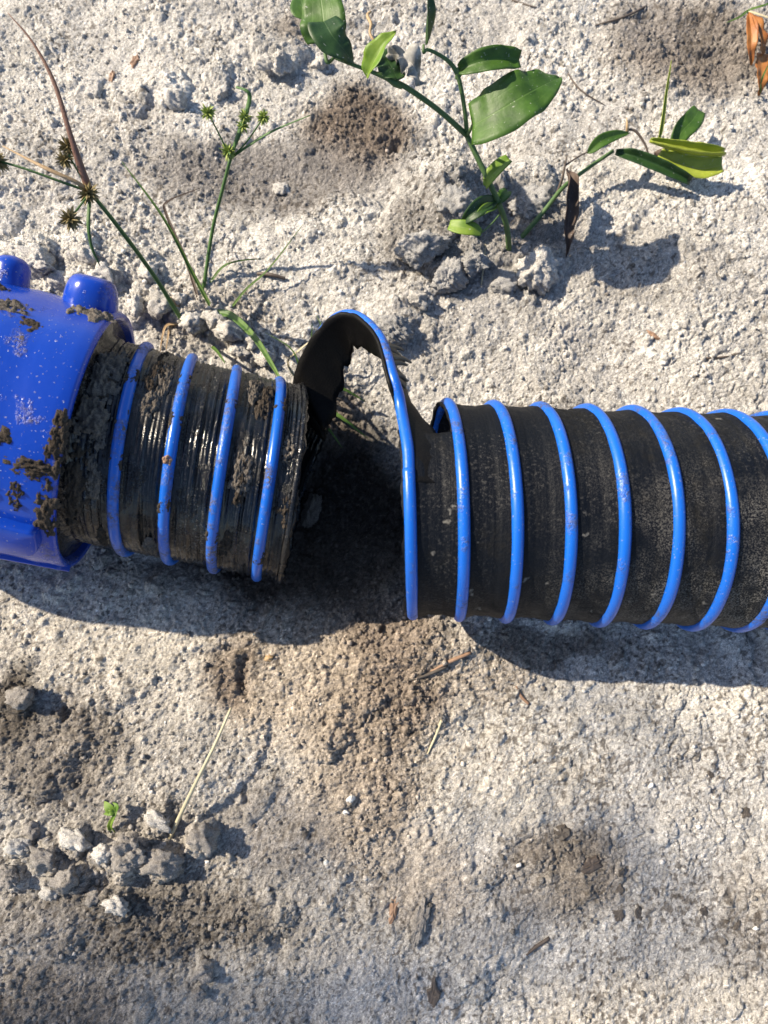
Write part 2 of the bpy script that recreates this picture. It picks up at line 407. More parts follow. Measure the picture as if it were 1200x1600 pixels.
# lumps and hollows: x, y, rx, ry, height in mm, hardness (1 = clod with steep sides, 0 = soft swell)
LUMP = [
 (715, 315, 66, 54, 24, 0.8), (812, 300, 52, 40, 20, 0.85), (655, 365, 62, 58, 18, 0.8), (690, 295, 60, 36, 12, 0.6), (770, 400, 56, 34, 8, 0.8), (700, 415, 55, 40, 11, 0.85),
 (840, 425, 42, 36, 12, 1), (650, 470, 30, 28, 8, 1), (870, 350, 60, 40, 9, 0.5), (615, 500, 45, 30, 8, 0.7),
 (60, 420, 46, 36, 15, 1), (130, 400, 36, 32, 11, 1), (160, 440, 44, 34, 13, 1), (230, 430, 34, 30, 9, 1), (250, 480, 40, 30, 12, 1),
 (310, 500, 44, 30, 13, 1), (360, 520, 38, 28, 12, 1), (400, 545, 34, 28, 9, 1), (20, 360, 34, 30, 7, 1), (200, 500, 34, 26, 10, 1),
 (265, 160, 42, 36, 10, 1), (215, 185, 34, 24, 6, 1), (345, 145, 24, 20, 6, 1), (440, 105, 44, 32, 13, 1), (395, 95, 26, 20, 5, 1), (470, 60, 24, 20, 5, 1),
 (150, 145, 22, 18, 5, 1), (90, 90, 22, 18, 4, 1), (560, 60, 24, 20, 5, 1), (640, 300, 26, 22, 6, 1), (570, 340, 30, 20, 5, 1), (470, 370, 36, 26, 5, .8),
 (315, 1308, 27, 30, 13, 1), (256, 1348, 30, 26, 12, 1), (203, 1335, 36, 34, 13, 1), (250, 1285, 18, 20, 9, 1), (165, 1330, 22, 22, 8, 1),
 (120, 1310, 26, 24, 9, 1), (70, 1340, 30, 26, 10, 1), (30, 1320, 26, 24, 8, 1), (110, 1370, 34, 26, 10, 1), (180, 1410, 34, 26, 8, 1), (15, 1375, 26, 24, 8, 1),
 (33, 1092, 24, 20, 9, 1), (318, 1520, 18, 16, 7, 1), (310, 1552, 11, 10, 5, 1), (70, 1230, 26, 20, 6, 1), (125, 1160, 26, 20, 6, 1), (178, 1080, 34, 26, 5, .8),
 (60, 1460, 70, 40, 8, .4), (500, 1170, 26, 20, 6, 1), (540, 1250, 20, 15, 5, 1), (465, 1310, 26, 18, 5, 1),
 (700, 1000, 90, 40, 12, 0.1), (560, 1120, 160, 100, 6, 0.05), (840, 1190, 90, 80, 5, 0.1),
 (545, 800, 120, 150, -24, 0.0), (430, 830, 130, 120, -20, 0.0),
 (440, 290, 170, 60, -6, 0.0), (105, 1112, 9, 8, -9, 0.5), (140, 1205, 26, 34, -8, 0.3), (345, 1030, 18, 16, -6, .3), (383, 1055, 16, 24, -7, .3),
 (382, 1245, 7, 14, -6, .5), (165, 1065, 20, 30, -5, .3), (490, 1300, 22, 14, -5, .3), (430, 1480, 16, 26, -6, .3), (20, 1400, 70, 26, -9, .2),
 (870, 1290, 26, 60, -5, .2), (1000, 45, 22, 16, -5, .3), (620, 240, 12, 12, -7, .5), (980, 1000, 240, 60, -3, .0), (1190, 1010, 14, 60, -9, 0.3),
 (990, 430, 120, 40, 4, .1), (1100, 120, 90, 70, -4, 0),
]
fx0, fx1, fy0, fy1, STEP = -0.47, 0.47, -0.43, 0.68, 0.00108
def graded(a, b, st, far):
    core = np.arange(a, b + st / 2, st); out = []; s = st; p = 0.0
    while p < far: s *= 1.14; p += s; out.append(p)
    o = np.array(out); return np.concatenate([core[0] - o[::-1], core, core[-1] + o])
GX = graded(fx0, fx1, STEP, 40.0); GY = graded(fy0, fy1, STEP, 40.0)
X, Y = np.meshgrid(GX, GY); X = X.astype(np.float64); Y = Y.astype(np.float64)
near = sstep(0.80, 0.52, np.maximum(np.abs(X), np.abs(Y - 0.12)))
# warped coordinates make every patch and lump irregular
wx = X + 0.010 * perlin(X, Y, 0.045, 1) + 0.004 * perlin(X, Y, 0.014, 2) + 0.0018 * perlin(X, Y, 0.005, 3)
wy = Y + 0.010 * perlin(X, Y, 0.045, 4) + 0.004 * perlin(X, Y, 0.014, 5) + 0.0018 * perlin(X, Y, 0.005, 6)
wx2 = X + 0.0035 * perlin(X, Y, 0.018, 7) + 0.0022 * perlin(X, Y, 0.007, 8)
wy2 = Y + 0.0035 * perlin(X, Y, 0.018, 9) + 0.0022 * perlin(X, Y, 0.007, 10)
crumb = 0.24 + 0.25 * perlin(X, Y, 0.09, 12) + 0.15 * perlin(X, Y, 0.03, 13)
tone = 0.5 + 0.55 * perlin(X, Y, 0.13, 14) + 0.35 * perlin(X, Y, 0.035, 15)
col = np.empty(X.shape + (3,)); t_ = np.clip(tone, 0, 1)[..., None]
col[:] = np.array((0.41, 0.395, 0.375)) * (1 - t_) + np.array((0.60, 0.58, 0.545)) * t_
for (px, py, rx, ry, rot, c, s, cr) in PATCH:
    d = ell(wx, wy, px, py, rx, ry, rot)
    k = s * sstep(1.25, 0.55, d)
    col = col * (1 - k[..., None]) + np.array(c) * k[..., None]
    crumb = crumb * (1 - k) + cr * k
crumb = np.clip(crumb, 0, 1)
H = 0.007 * perlin(X, Y, 0.28, 20) + 0.0045 * perlin(X, Y, 0.09, 21) + 0.0022 * perlin(X, Y, 0.035, 22)
H += 0.05 * perlin(X, Y, 2.3, 23) * sstep(0.7, 3.0, np.hypot(X, Y))
# the bank behind the hose: higher ground away from it
H += 0.016 * sstep(0.13, 0.27, wy + 0.05 * np.clip(-X - 0.05, -0.2, 0.2)) * near
for (px, py, rx, ry, h, hard) in LUMP:
    d = ell(wx2 if hard > 0.4 else wx, wy2 if hard > 0.4 else wy, px, py, rx, ry)
    soft = np.exp(-d * d * 1.4); dome = np.sqrt(np.clip(1 - d * d, 0, 1)) ** 0.8
    H += h * 0.001 * (hard * dome + (1 - hard) * soft)
# crumbs at several sizes, then grain
grainmask = near
for cell, sd, amp, pr in ((0.021, 40, 0.30, 0.13), (0.012, 50, 0.40, 0.30), (0.0068, 60, 0.50, 0.50), (0.0040, 70, 0.50, 0.75)):
    dm, rid = worley_domes(wx2, wy2, cell, sd, pr * (0.06 + 1.05 * crumb))
    H += dm * cell * amp * grainmask
    k = (dm > 0) * (0.16 * (rid - 0.5)) * grainmask
    col *= (1 + k)[..., None]
rg = 1 - np.abs(perlin(wx, wy, 0.022, 80)); H -= 0.0022 * sstep(0.93, 1.0, rg) * sstep(0.0, 0.4, perlin(X, Y, 0.11, 81)) * grainmask
H += grainmask * ((0.12 + 0.95 * crumb) * (0.0011 * perlin(X, Y, 0.0085, 30) + 0.0010 * perlin(X, Y, 0.0042, 31)) + 0.0016 * perlin(wx, wy, 0.018, 34))
H += grainmask * (0.00034 + 0.00055 * crumb) * RNG.standard_normal(X.shape)
rdg = 1 - 2 * np.abs(perlin(wx2, wy2, 0.0058, 33)); H += grainmask * (0.05 + 0.9 * crumb ** 2) * 0.0010 * rdg
# pits between crumbs
pit, _ = worley_domes(wx, wy, 0.017, 90, 0.16 * crumb ** 2 + 0.004, 0.12, 0.33); H -= pit * 0.017 * 0.8 * grainmask
# nothing of the ground inside the hoses; sand lies snug against them
for ax, s0, s1, rr in ((AXR, -0.004, 0.75, R), (AXL, 0.0, S4 + 0.02, R), (AXL, -0.27, 0.0, RC)):
    off, zc, la = axis_dist(ax, X, Y, s0, s1)
    inside = (np.abs(off) < rr) & (la > s0 - 0.003) & (la < s1)
    low = zc - np.sqrt(np.clip(rr * rr - off * off, 0, None)) - 0.001
    H = np.where(inside & (H > low) , np.where(np.abs(off) < rr * 0.97, low, H), H)
# speckle: dark grains, dark organic bits
sp = RNG.random(X.shape); n1 = perlin(X, Y, 0.004, 100); n2 = perlin(X, Y, 0.0095, 101); zone = perlin(X, Y, 0.075, 102)
col *= (1 + grainmask * (0.25 * perlin(X, Y, 0.0022, 104) + 0.22 * n1 + 0.13 * n2) + grainmask * 0.55 * (sp - 0.5))[..., None]
right = sstep(0.0, 0.2, X) * sstep(-0.05, -0.2, Y) * 0.14
dk = np.maximum(sstep(0.52, 0.62, perlin(wx2, wy2, 0.0034, 103) + 0.36 * zone + right) * 0.75, sstep(0.60, 0.70, perlin(wx2, wy2, 0.0075, 105) + 0.30 * zone + 0.6 * right + 0.25 * perlin(X, Y, 0.002, 106)) * 0.7) * grainmask
col = col * (1 - dk[..., None]) + np.array((0.09, 0.075, 0.062)) * dk[..., None]
bt = (sp > 0.985)[..., None] * grainmask[..., None]; col = col * (1 - bt) + np.minimum(0.75, col * 1.5) * bt
col *= (0.80 + 0.20 * near)[..., None]  # far sand darkened to stand in for the crevice shade its mesh lacks
col = np.clip(col, 0.01, 0.82)

def ground_z(x, y):
    i = np.clip(np.searchsorted(GY, y) - 1, 0, len(GY) - 2); j = np.clip(np.searchsorted(GX, x) - 1, 0, len(GX) - 2)
    return float(H[i:i + 2, j:j + 2].mean())
def G(px, py, up=0.0):
    """point on the ground seen at a photo pixel, raised by up"""
    z = 0.0
    for _ in range(8):
        p = P(px, py, z); z = 0.5 * z + 0.5 * ground_z(p.x, p.y)
    p = P(px, py, z); p.z = ground_z(p.x, p.y) + up; return p

ny, nx = X.shape
me = bpy.data.meshes.new('ground'); nv = nx * ny
me.vertices.add(nv); me.vertices.foreach_set('co', np.stack([X, Y, H], -1).astype(np.float32).ravel())
idx = np.arange(nv, dtype=np.int32).reshape(ny, nx)
q = np.stack([idx[:-1, :-1], idx[:-1, 1:], idx[1:, 1:], idx[1:, :-1]], -1).reshape(-1, 4); nq = len(q)
me.loops.add(nq * 4); me.loops.foreach_set('vertex_index', q.ravel())
me.polygons.add(nq); me.polygons.foreach_set('loop_start', np.arange(0, nq * 4, 4, dtype=np.int32))
me.polygons.foreach_set('use_smooth', np.ones(nq, dtype=bool))
me.update(calc_edges=True)
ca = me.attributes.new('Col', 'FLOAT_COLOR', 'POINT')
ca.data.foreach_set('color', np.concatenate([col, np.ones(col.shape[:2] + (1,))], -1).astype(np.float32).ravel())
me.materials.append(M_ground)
ground = link(bpy.data.objects.new('ground', me)); tag(ground, 'pale dry sand with damp brown patches and loose crumbs', kind='structure')

# loose crumbs: thousands of tiny faceted grains, nobody could count them
ico = bmesh.new(); bmesh.ops.create_icosphere(ico, subdivisions=1, radius=1.0)
IV = np.array([v.co[:] for v in ico.verts]); ico.verts.index_update(); IF = np.array([[v.index for v in f.verts] for f in ico.faces]); ico.free()
ncr = 16000; vs_, fs_, cs_ = [], [], []
tries = RNG.random((ncr * 4, 4)); cnt = 0
for a_, b_, c_, d_ in tries:
    x = fx0 + a_ * (fx1 - fx0); y = fy0 + b_ * (fy1 - fy0)
    i = int((y - fy0) / STEP) + int(np.searchsorted(GY, fy0)); j = int((x - fx0) / STEP) + int(np.searchsorted(GX, fx0))
    i = min(i, ny - 1); j = min(j, nx - 1)
    if c_ > crumb[i, j] ** 1.5 * 0.75 + 0.04: continue
    r = 0.0007 + 0.0021 * d_ ** 4
    v = IV * (0.75 + 0.5 * RNG.random((12, 1))) * r * np.array((1, 1, 0.8)) + np.array((x, y, H[i, j] + r * 0.35))
    fs_.append(IF + 12 * cnt); vs_.append(v); cs_.append(np.repeat(np.clip(col[i, j] * (0.8 + 0.5 * RNG.random()), 0.02, 0.8)[None], 12, 0)); cnt += 1
    if cnt >= ncr: break
crm = mesh_obj('soil_crumbs', np.vstack(vs_), np.vstack(fs_).tolist(), M_crumb, smooth=True)
ca = crm.data.attributes.new('Col', 'FLOAT_COLOR', 'POINT'); cc = np.vstack(cs_)
ca.data.foreach_set('color', np.concatenate([cc, np.ones((len(cc), 1))], 1).astype(np.float32).ravel())
tag(crm, 'loose sandy crumbs scattered over the ground', kind='stuff')

# ------------------------------------------------------------------ the hose
hb = P(560, 800, 0.0)
hose = thing('suction_hose', (hb.x, hb.y, ground_z(hb.x, hb.y)), 'black rubber hose with blue spiral ribs torn open near its blue coupling', 'hose')
NPH = 132; DSW = 20
def pn(s, ph, sc, sd): return perlin(s + 0.085 * np.cos(ph), s * 0.35 + 0.11 * np.sin(ph), sc, sd)
def wall(ax, phi0, srib90, w_from, turns, prof, rag0, rag1, name, mat, thick=0.003, DSW=20):
    turns_cols = int(turns * DSW)
    """helical wall: columns follow the rib, so pleats run parallel with it. rag0/rag1 roughen the two ends"""
    ph = np.linspace(phi0, phi0 + 360, NPH) * D2R
    k = np.arange(turns_cols)
    s = srib90 + PITCH * (ph[:, None] / (2 * math.pi) - 0.25) + (w_from + k[None, :] / DSW) * PITCH
    wfr = (w_from + k[None, :] / DSW) % 1.0 + 0 * ph[:, None]
    PH = ph[:, None] + 0 * s
    if rag0 is not None:
        e = rag0 * (0.5 + perlin(PH * 0.09, PH * 0 + 3.3, 0.02, 200) + 0.6 * perlin(PH * 0.09, PH * 0 + 1.3, 0.006, 201)); s = s + e * np.clip(1 - k[None, :] / 6, 0, 1)
    if rag1 is not None:
        e = rag1 * (perlin(PH * 0.09, PH * 0 + 5.3, 0.02, 202) + 0.6 * perlin(PH * 0.09, PH * 0 + 7.3, 0.006, 203)); s = s + e * np.clip(1 - (turns_cols - 1 - k[None, :]) / 6, 0, 1)
    r = prof(wfr, PH, s)
    v = ax.at(s, PH, r)
    o = mesh_obj(name, v.reshape(-1, 3), [tuple(f[::-1]) for f in grid_faces(NPH, turns_cols)], mat, hose)
    bm = bmesh.new(); bm.from_mesh(o.data); bmesh.ops.remove_doubles(bm, verts=bm.verts, dist=0.00012); bm.to_mesh(o.data); bm.free()
    md = o.modifiers.new('thickness', 'SOLIDIFY'); md.thickness = thick; md.offset = -1.0
    return o
def prof_right(wf, ph, s):
    r = RW + 0.0009 * np.cos(2 * math.pi * wf) - 0.0007 * np.exp(-((wf - 0.34) / 0.03) ** 2) - 0.0007 * np.exp(-((wf - 0.62) / 0.03) ** 2)
    return r + 0.0009 * pn(s, ph, 0.05, 210) + 0.0004 * pn(s, ph, 0.012, 211)
def prof_left(wf, ph, s):
    r = RW - 0.0004 + 0 * ph
    for c, d, wd in ((0.20, 2.8, 0.030), (0.30, 1.8, 0.022), (0.40, 2.4, 0.022), (0.53, 3.4, 0.034), (0.63, 1.8, 0.02), (0.72, 2.6, 0.026), (0.84, 3.0, 0.03)):
        m = 0.55 + 0.9 * pn(s + c * 3, ph, 0.05, 220 + int(c * 100))
        r = r - 0.001 * d * np.clip(m, 0, 1.4) * np.exp(-((wf - c) / wd) ** 2)
    r = r + 0.0017 * np.exp(-((wf - 0.44) / 0.05) ** 2) * np.clip(0.4 + pn(s, ph, 0.06, 230), 0, 1)
    return r + 0.0014 * pn(s, ph, 0.035, 231) + 0.0007 * pn(s, ph, 0.011, 232)
wall(AXR, 62, 0.0, -0.12, 17.2, prof_right, -0.002, None, 'hose_wall', M_wall)
wl = wall(AXL, -25, S4 - 5 * PITCH, 0.0, 5.60, prof_left, None, 0.003, 'hose_wall', M_wall_wet, DSW=40)
tag(wl, 'short wet muddy length of black hose wall with pleats')

def rib(ax, s90, ph0, ph1, mat, n=96):
    ph = np.linspace(ph0, ph1, n) * D2R
    s = s90 + PITCH * (ph / (2 * math.pi) - 0.25)
    wob = 0.0006 * perlin(ph * 0.09, ph * 0 + s90 * 7, 0.05, 240)
    c = ax.at(s, ph, RW + 0.0004 + wob); nrm = unit(c - ax.at(s, ph, 0 * ph))
    v, f = tube_mesh(c, np.full(n, 0.0042), 12, nhint=nrm, flatten=0.92)
    return mesh_obj('rib', v, f, mat, hose)
for k in range(17): rib(AXR, k * PITCH, 84 if k == 0 else -90, 270, M_rib)
for k in range(4): rib(AXL, S4 - (3 - k) * PITCH, -90, 270, M_rib_dirty)

# the strip that still joins the two pieces, sprung up in an arch
Q = [tuple(AXL.at(S4 + PITCH * 0.46, -105 * D2R, RW)), tuple(AXL.at(S4 + PITCH * 0.62, -40 * D2R, RW + 0.004)),
     P(462, 622, 0.062), P(480, 560, 0.092), P(515, 508, 0.118), P(550, 495, 0.135), P(588, 527, 0.156), P(610, 590, 0.170), tuple(AXR.at(PITCH * (50 / 360 - 0.25) - 0.004, 50 * D2R, RW + 0.006)),
     tuple(AXR.at(PITCH * (72 / 360 - 0.25), 72 * D2R, RW + 0.0004)), tuple(AXR.at(0.0, 90 * D2R, RW + 0.0004))]
E = [tuple(np.array(Q[0]) + AXL.a * 0.012), tuple(np.array(Q[1]) + AXL.a * 0.020),
     P(500, 690, 0.050), P(526, 622, 0.062), P(546, 560, 0.086), P(560, 535, 0.108), P(592, 548, 0.120), P(632, 580, 0.135), P(655, 640, 0.158),
     tuple(AXR.at(PITCH * (72 / 360 - 0.25) + 0.030, 72 * D2R, RW - 0.001)), tuple(AXR.at(0.030, 90 * D2R, RW - 0.001))]
NB = 110; NWB = 9
qa = spline(Q, NB); ea = spline(E, NB)
tt = np.linspace(0, 1, NB); rag = 1 + 0.16 * perlin(tt, tt * 0 + 2.2, 0.05, 250) + 0.10 * perlin(tt, tt * 0 + 5.2, 0.014, 251)
wv = (ea - qa) * rag[:, None]
nrm = unit(np.cross(np.gradient(qa, axis=0), wv))
ref = qa - np.array((0.0, 0.0, 0.06)); sg = np.sign((nrm * (qa - np.array((P(560, 700, 0.06))))).sum(1)); nrm = nrm * np.where(sg == 0, 1, sg)[:, None]
ws = np.linspace(-0.14, 1, NWB)
sv = qa[:, None, :] + wv[:, None, :] * ws[None, :, None] - nrm[:, None, :] * (0.0005 + 0.004 * (ws ** 2))[None, :, None]
st = mesh_obj('torn_strip', sv.reshape(-1, 3), grid_faces(NB, NWB), M_inner, hose)
md = st.modifiers.new('thickness', 'SOLIDIFY'); md.thickness = 0.0026; md.offset = 0.0
tag(st, 'torn black strip of hose wall sprung up in an arch')
fade = np.clip((0.93 - tt) / 0.15, 0, 1)
vv, ff = tube_mesh(qa[:-2] + (nrm * (0.0022 * fade)[:, None])[:-2], np.full(NB - 2, 0.00415), 12, nhint=nrm[:-2], flatten=0.92)
mesh_obj('rib', vv, ff, M_rib, hose)
for i in range(14):
    a = qa[int(NB * (0.60 + 0.10 * random.random()))] + np.array((0.004, 0, -0.004))
    b = a + np.array((0.006 + 0.012 * random.random(), random.uniform(-0.010, 0.004), random.uniform(-0.020, -0.004)))
    c = (a + b) / 2 + np.array((0, 0.002, random.uniform(-.003, .003)))
    tube('torn_fibre', [a, c, b], [0.0024, 0.0020, 0.0008], M_fibre, hose, n=6, sides=5)
# rim of the torn short piece, curled outwards
ph = np.linspace(-25, 325, 90) * D2R
rimp = AXL.at(S4 + PITCH * (ph / (2 * math.pi) - 0.25) + PITCH * 0.53, ph, RW + 0.0006 + 0.001 * perlin(ph * 0.09, ph * 0, 0.02, 260))
vv, ff = tube_mesh(rimp, np.full(90, 0.0022), 8, nhint=unit(rimp - AXL.at(S4 + 0 * ph, ph, 0 * ph)))
mesh_obj('torn_rim', vv, ff, M_wall_wet, hose)

# coupling
cpl = bpy.data.objects.new('coupling', None)
def revolve(ax, prof, n=96, phi_r=None):
    ph = np.linspace(0, 2 * math.pi, n, endpoint=False)
    v = [ax.at(np.full(n, s), ph, np.full(n, r)) for s, r in prof]
    return np.vstack(v), [tuple(f[::-1]) for f in grid_faces(len(prof), n, 0, True)]
CS = 0.0                                             # rim of the coupling, at the pixel its axis starts from
prof = [(CS - 0.02, RW + 0.001), (CS - 0.012, RC - 0.009), (CS, RC - 0.0065), (CS + 0.0015, RC - 0.004), (CS + 0.001, RC - 0.0012), (CS - 0.0015, RC)]
prof += [(CS - 0.01 - 0.01 * i, RC + 0.0006 * math.sin(i * 1.7)) for i in range(8)]
prof += [(CS - 0.10, RC), (CS - 0.102, RC + 0.006), (CS - 0.104, RC + 0.0075), (CS - 0.122, RC + 0.0075), (CS - 0.124, RC + 0.006), (CS - 0.126, RC - 0.001), (CS - 0.20, RC - 0.002), (CS - 0.205, RC + 0.006), (CS - 0.232, RC + 0.006), (CS - 0.236, RC + 0.002), (CS - 0.237, RC - 0.012), (CS - 0.19, RC - 0.014), (CS - 0.19, 0.0005)]
v, f = revolve(AXL, prof)
cpl = mesh_obj('coupling', v, f, M_coup, hose); tag(cpl, 'muddy bright blue plastic coupling sleeve')
v, f = revolve(AXL, [(CS - 0.012, RC - 0.006), (CS - 0.005, RC - 0.0075), (CS - 0.003, RC - 0.010), (CS - 0.002, RW + 0.003), (CS + 0.004, RW - 0.0005)]); mesh_obj('rim_fill_ring', v, f, M_wall_wet, cpl)  # black ring filling the hollow between rim and hose wall
def sub(name, v, f, mat, label=None):
    o = mesh_obj(name, v, f, mat, cpl)
    if label: o['label'] = label
    return o
def patch_solid(outline, h, phi_c, s_c, ax=AXL, r0=RC - 0.003, taper=0.75, nlev=5):
    """rounded pad standing on the coupling. outline: (ds, dphi_arc) metres about the centre"""
    out = spline(list(outline) + [outline[0]], 49)[:-1]
    vs = []; n = len(out)
    for lv in range(nlev):
        q = lv / (nlev - 1); sc = taper + (1 - taper) * math.cos(q * math.pi / 2) ** 0.6; rr = r0 + h * math.sin(q * math.pi / 2)
        vs.append(ax.at(s_c + out[:, 0] * sc, phi_c + out[:, 1] * sc / RC, np.full(n, rr)))
    v = np.vstack(vs); f = [tuple(g[::-1]) for g in grid_faces(nlev, n, 0, True)]
    v = np.vstack([v, ax.at(np.array([s_c]), np.array([phi_c]), np.array([r0 + h * 1.02]))])
    base = (nlev - 1) * n; f += [(base + (j + 1) % n, base + j, len(v) - 1) for j in range(n)]
    return v, [tuple(g[::-1]) for g in f]
# far-side lug and knob, near-side lug, locking ridge
v, f = patch_solid([(0.017, -0.014, 0), (0.019, 0.004, 0), (0.010, 0.014, 0), (-0.008, 0.014, 0), (-0.020, 0.002, 0), (-0.016, -0.013, 0)], 0.024, 30 * D2R, -0.020, taper=0.30, nlev=10); sub('lug', v, f, M_coup)
v, f = patch_solid([(0.018, -0.013, 0), (0.018, 0.006, 0), (0.010, 0.016, 0), (-0.008, 0.016, 0), (-0.019, 0.004, 0), (-0.022, -0.013, 0)], 0.0115, 149 * D2R, -0.026, taper=0.86, nlev=7); sub('lug', v, f, M_coup)
kc = AXL.at(-0.083, 22 * D2R, 0.0); kd = unit(AXL.at(-0.083, 22 * D2R, 1.0) - kc)
kp = np.array([kc + kd * (RC - 0.004 + t) for t in (0, 0.004, 0.010, 0.016, 0.020, 0.023, 0.0245)])
v, f = tube_mesh(kp, np.array([0.0150, 0.0135, 0.0130, 0.0130, 0.0115, 0.0075, 0.001]), 24, nhint=AXL.a); sub('knob', v, f, M_coup)
v, f = patch_solid([(0.0, -0.004, 0), (0.0, 0.004, 0), (-0.05, 0.005, 0), (-0.10, 0.004, 0), (-0.10, -0.004, 0), (-0.05, -0.005, 0)], 0.0042, 160 * D2R, -0.036, taper=0.9); sub('locking_ridge', v, f, M_coup)
v, f = patch_solid([(0.002, -0.008, 0), (0.003, 0.008, 0), (-0.05, 0.010, 0), (-0.115, 0.008, 0), (-0.115, -0.008, 0), (-0.05, -0.010, 0)], 0.0055, 182 * D2R, -0.004, taper=0.92); sub('flange_lip', v, f, M_coup)

# mud caked on hose and coupling
def lump_mesh(center, nrm, rx, ry, h, seed, t1=None, sub=3):
    nrm = unit(np.asarray(nrm, float)); t1 = unit(np.cross(nrm, (0.3, 0.9, 0.1)) if t1 is None else t1 - nrm * np.dot(t1, nrm)); t2 = np.cross(nrm, t1)
    bm = bmesh.new(); bmesh.ops.create_icosphere(bm, subdivisions=sub, radius=1.0)
    v = np.array([q.co[:] for q in bm.verts]); bm.verts.index_update(); f = [tuple(q.index for q in g.verts) for g in bm.faces]; bm.free()
    rs = np.random.default_rng(seed * 13 + 5)
    pn = unit(rs.standard_normal((15, 3))); hh = rs.uniform(0.62, 1.0, 15)
    dt = v @ pn.T; rr = np.where(dt > 0.05, hh[None] / np.maximum(dt, 0.05), 9).min(1); v = v * np.minimum(rr, 1.15)[:, None]
    k = 1 + 0.30 * perlin(v[:, 0] + seed * 3.7, v[:, 1] + v[:, 2] * 0.7, 0.55, seed) + 0.20 * perlin(v[:, 0] - v[:, 2] + seed, v[:, 1] + seed, 0.22, seed + 1) + 0.10 * perlin(v[:, 0] + v[:, 2] * 1.3 + seed, v[:, 1] - v[:, 2] + seed, 0.09, seed + 2) + rs.normal(0, 0.03 if sub < 5 else 0.018, len(v)) + (0.055 * perlin(v[:, 0] * 1.3 + v[:, 2] + seed, v[:, 1] + v[:, 2] * 0.8, 0.05, seed + 4) if sub > 3 else 0)
    v = v * k[:, None]
    return np.asarray(center) + v[:, :1] * t1 * rx + v[:, 1:2] * t2 * ry + v[:, 2:] * nrm * h, f
def mud(ax, s, phi, rad, ls, lp, h, parent, seed, mat=None, n=34):
    """mud splat that follows the round surface: ls along the axis, lp around it (metres)"""
    u, v = np.meshgrid(np.linspace(-1.3, 1.3, n), np.linspace(-1.3, 1.3, n))
    um, vm = u * ls + seed * 0.1, v * lp
    k = 0.9 - (u * u + v * v) + 1.0 * perlin(um, vm, 0.009, seed) + 0.8 * perlin(um, vm, 0.0042, seed + 1) + 0.4 * perlin(um, vm, 0.002, seed + 2)
    k = np.where((np.abs(u) > 1.25) | (np.abs(v) > 1.25), -1, k)
    g = 1 + 0.5 * perlin(um, vm, 0.0025, seed + 3) + 0.25 * np.random.default_rng(seed).standard_normal(u.shape)
    r = rad - 0.0006 + h * np.sqrt(np.clip(k, 0, 1)) * g
    p = ax.at(s + u * ls, phi * D2R + v * lp / rad, r)
    kf = k.ravel(); fs = [f for f in grid_faces(n, n) if max(kf[list(f)]) > 0]
    if not fs: return
    return mesh_obj('mud_splat', p.reshape(-1, 3), fs, mat or M_mud, parent)
mud(AXL, 0.007, 92, RW + 0.001, 0.011, 0.016, 0.0040, hose, 301, M_mud_grey); mud(AXL, 0.008, 66, RW, 0.011, 0.026, 0.004, hose, 302, M_mud_grey)
mud(AXL, 0.006, 130, RW, 0.010, 0.03, 0.003, hose, 304)
mud(AXL, -0.060, 54, RC, 0.013, 0.008, 0.0025, cpl, 305, M_mud_grey); mud(AXL, -0.012, 44, RC, 0.016, 0.010, 0.003, cpl, 306, M_mud_grey)
mud(AXL, -0.003, 104, RC, 0.006, 0.022, 0.0026, cpl, 307); mud(AXL, -0.014, 118, RC, 0.016, 0.007, 0.0024, cpl, 308)
mud(AXL, -0.066, 118, RC, 0.030, 0.006, 0.0022, cpl, 309); mud(AXL, -0.024, 130, RC, 0.005, 0.014, 0.002, cpl, 310)
mud(AXL, -0.044, 130, RC, 0.006, 0.010, 0.002, cpl, 311); mud(AXL, -0.004, 134, RC, 0.008, 0.020, 0.0025, cpl, 312)
mud(AXL, -0.040, 108, RC, 0.012, 0.006, 0.0015, cpl, 313); mud(AXL, -0.085, 40, RC, 0.012, 0.008, 0.002, cpl, 314); mud(AXL, -0.045, 62, RC, 0.010, 0.006, 0.0012, cpl, 315)
for i in range(20):
    kk = random.random(); wfr = random.choice((0.30, 0.44, 0.58, 0.68)); tn = random.randint(-1, 3); phd = random.choice((random.uniform(40, 75), random.uniform(75, 165)))
    sr = S4 - (3 - tn) * PITCH + PITCH * (phd / 360 - 0.25) + wfr * PITCH
    if sr < 0.004 or tn == 3 and wfr > 0.5: continue
    mud(AXL, sr, phd, RW - 0.001, random.uniform(.003, .007), random.uniform(.008, .026), 0.0026, hose, 320 + i, M_mud if kk > .35 else M_mud_grey)
mud(AXL, S4 - 2 * PITCH + 0.0, 104, R - 0.0006, .0035, .004, .002, hose, 370, M_wood)
for i, (sk, phd) in enumerate(((0, 92), (0, 110), (1, 60), (1, 84), (1, 128), (2, 70), (2, 140), (3, 60), (3, 150), (0, 66))):
    mud(AXL, S4 - (3 - sk) * PITCH + PITCH * (phd / 360 - 0.25), phd, R - 0.0012, .004, .009, .0012, hose, 380 + i, M_mud)

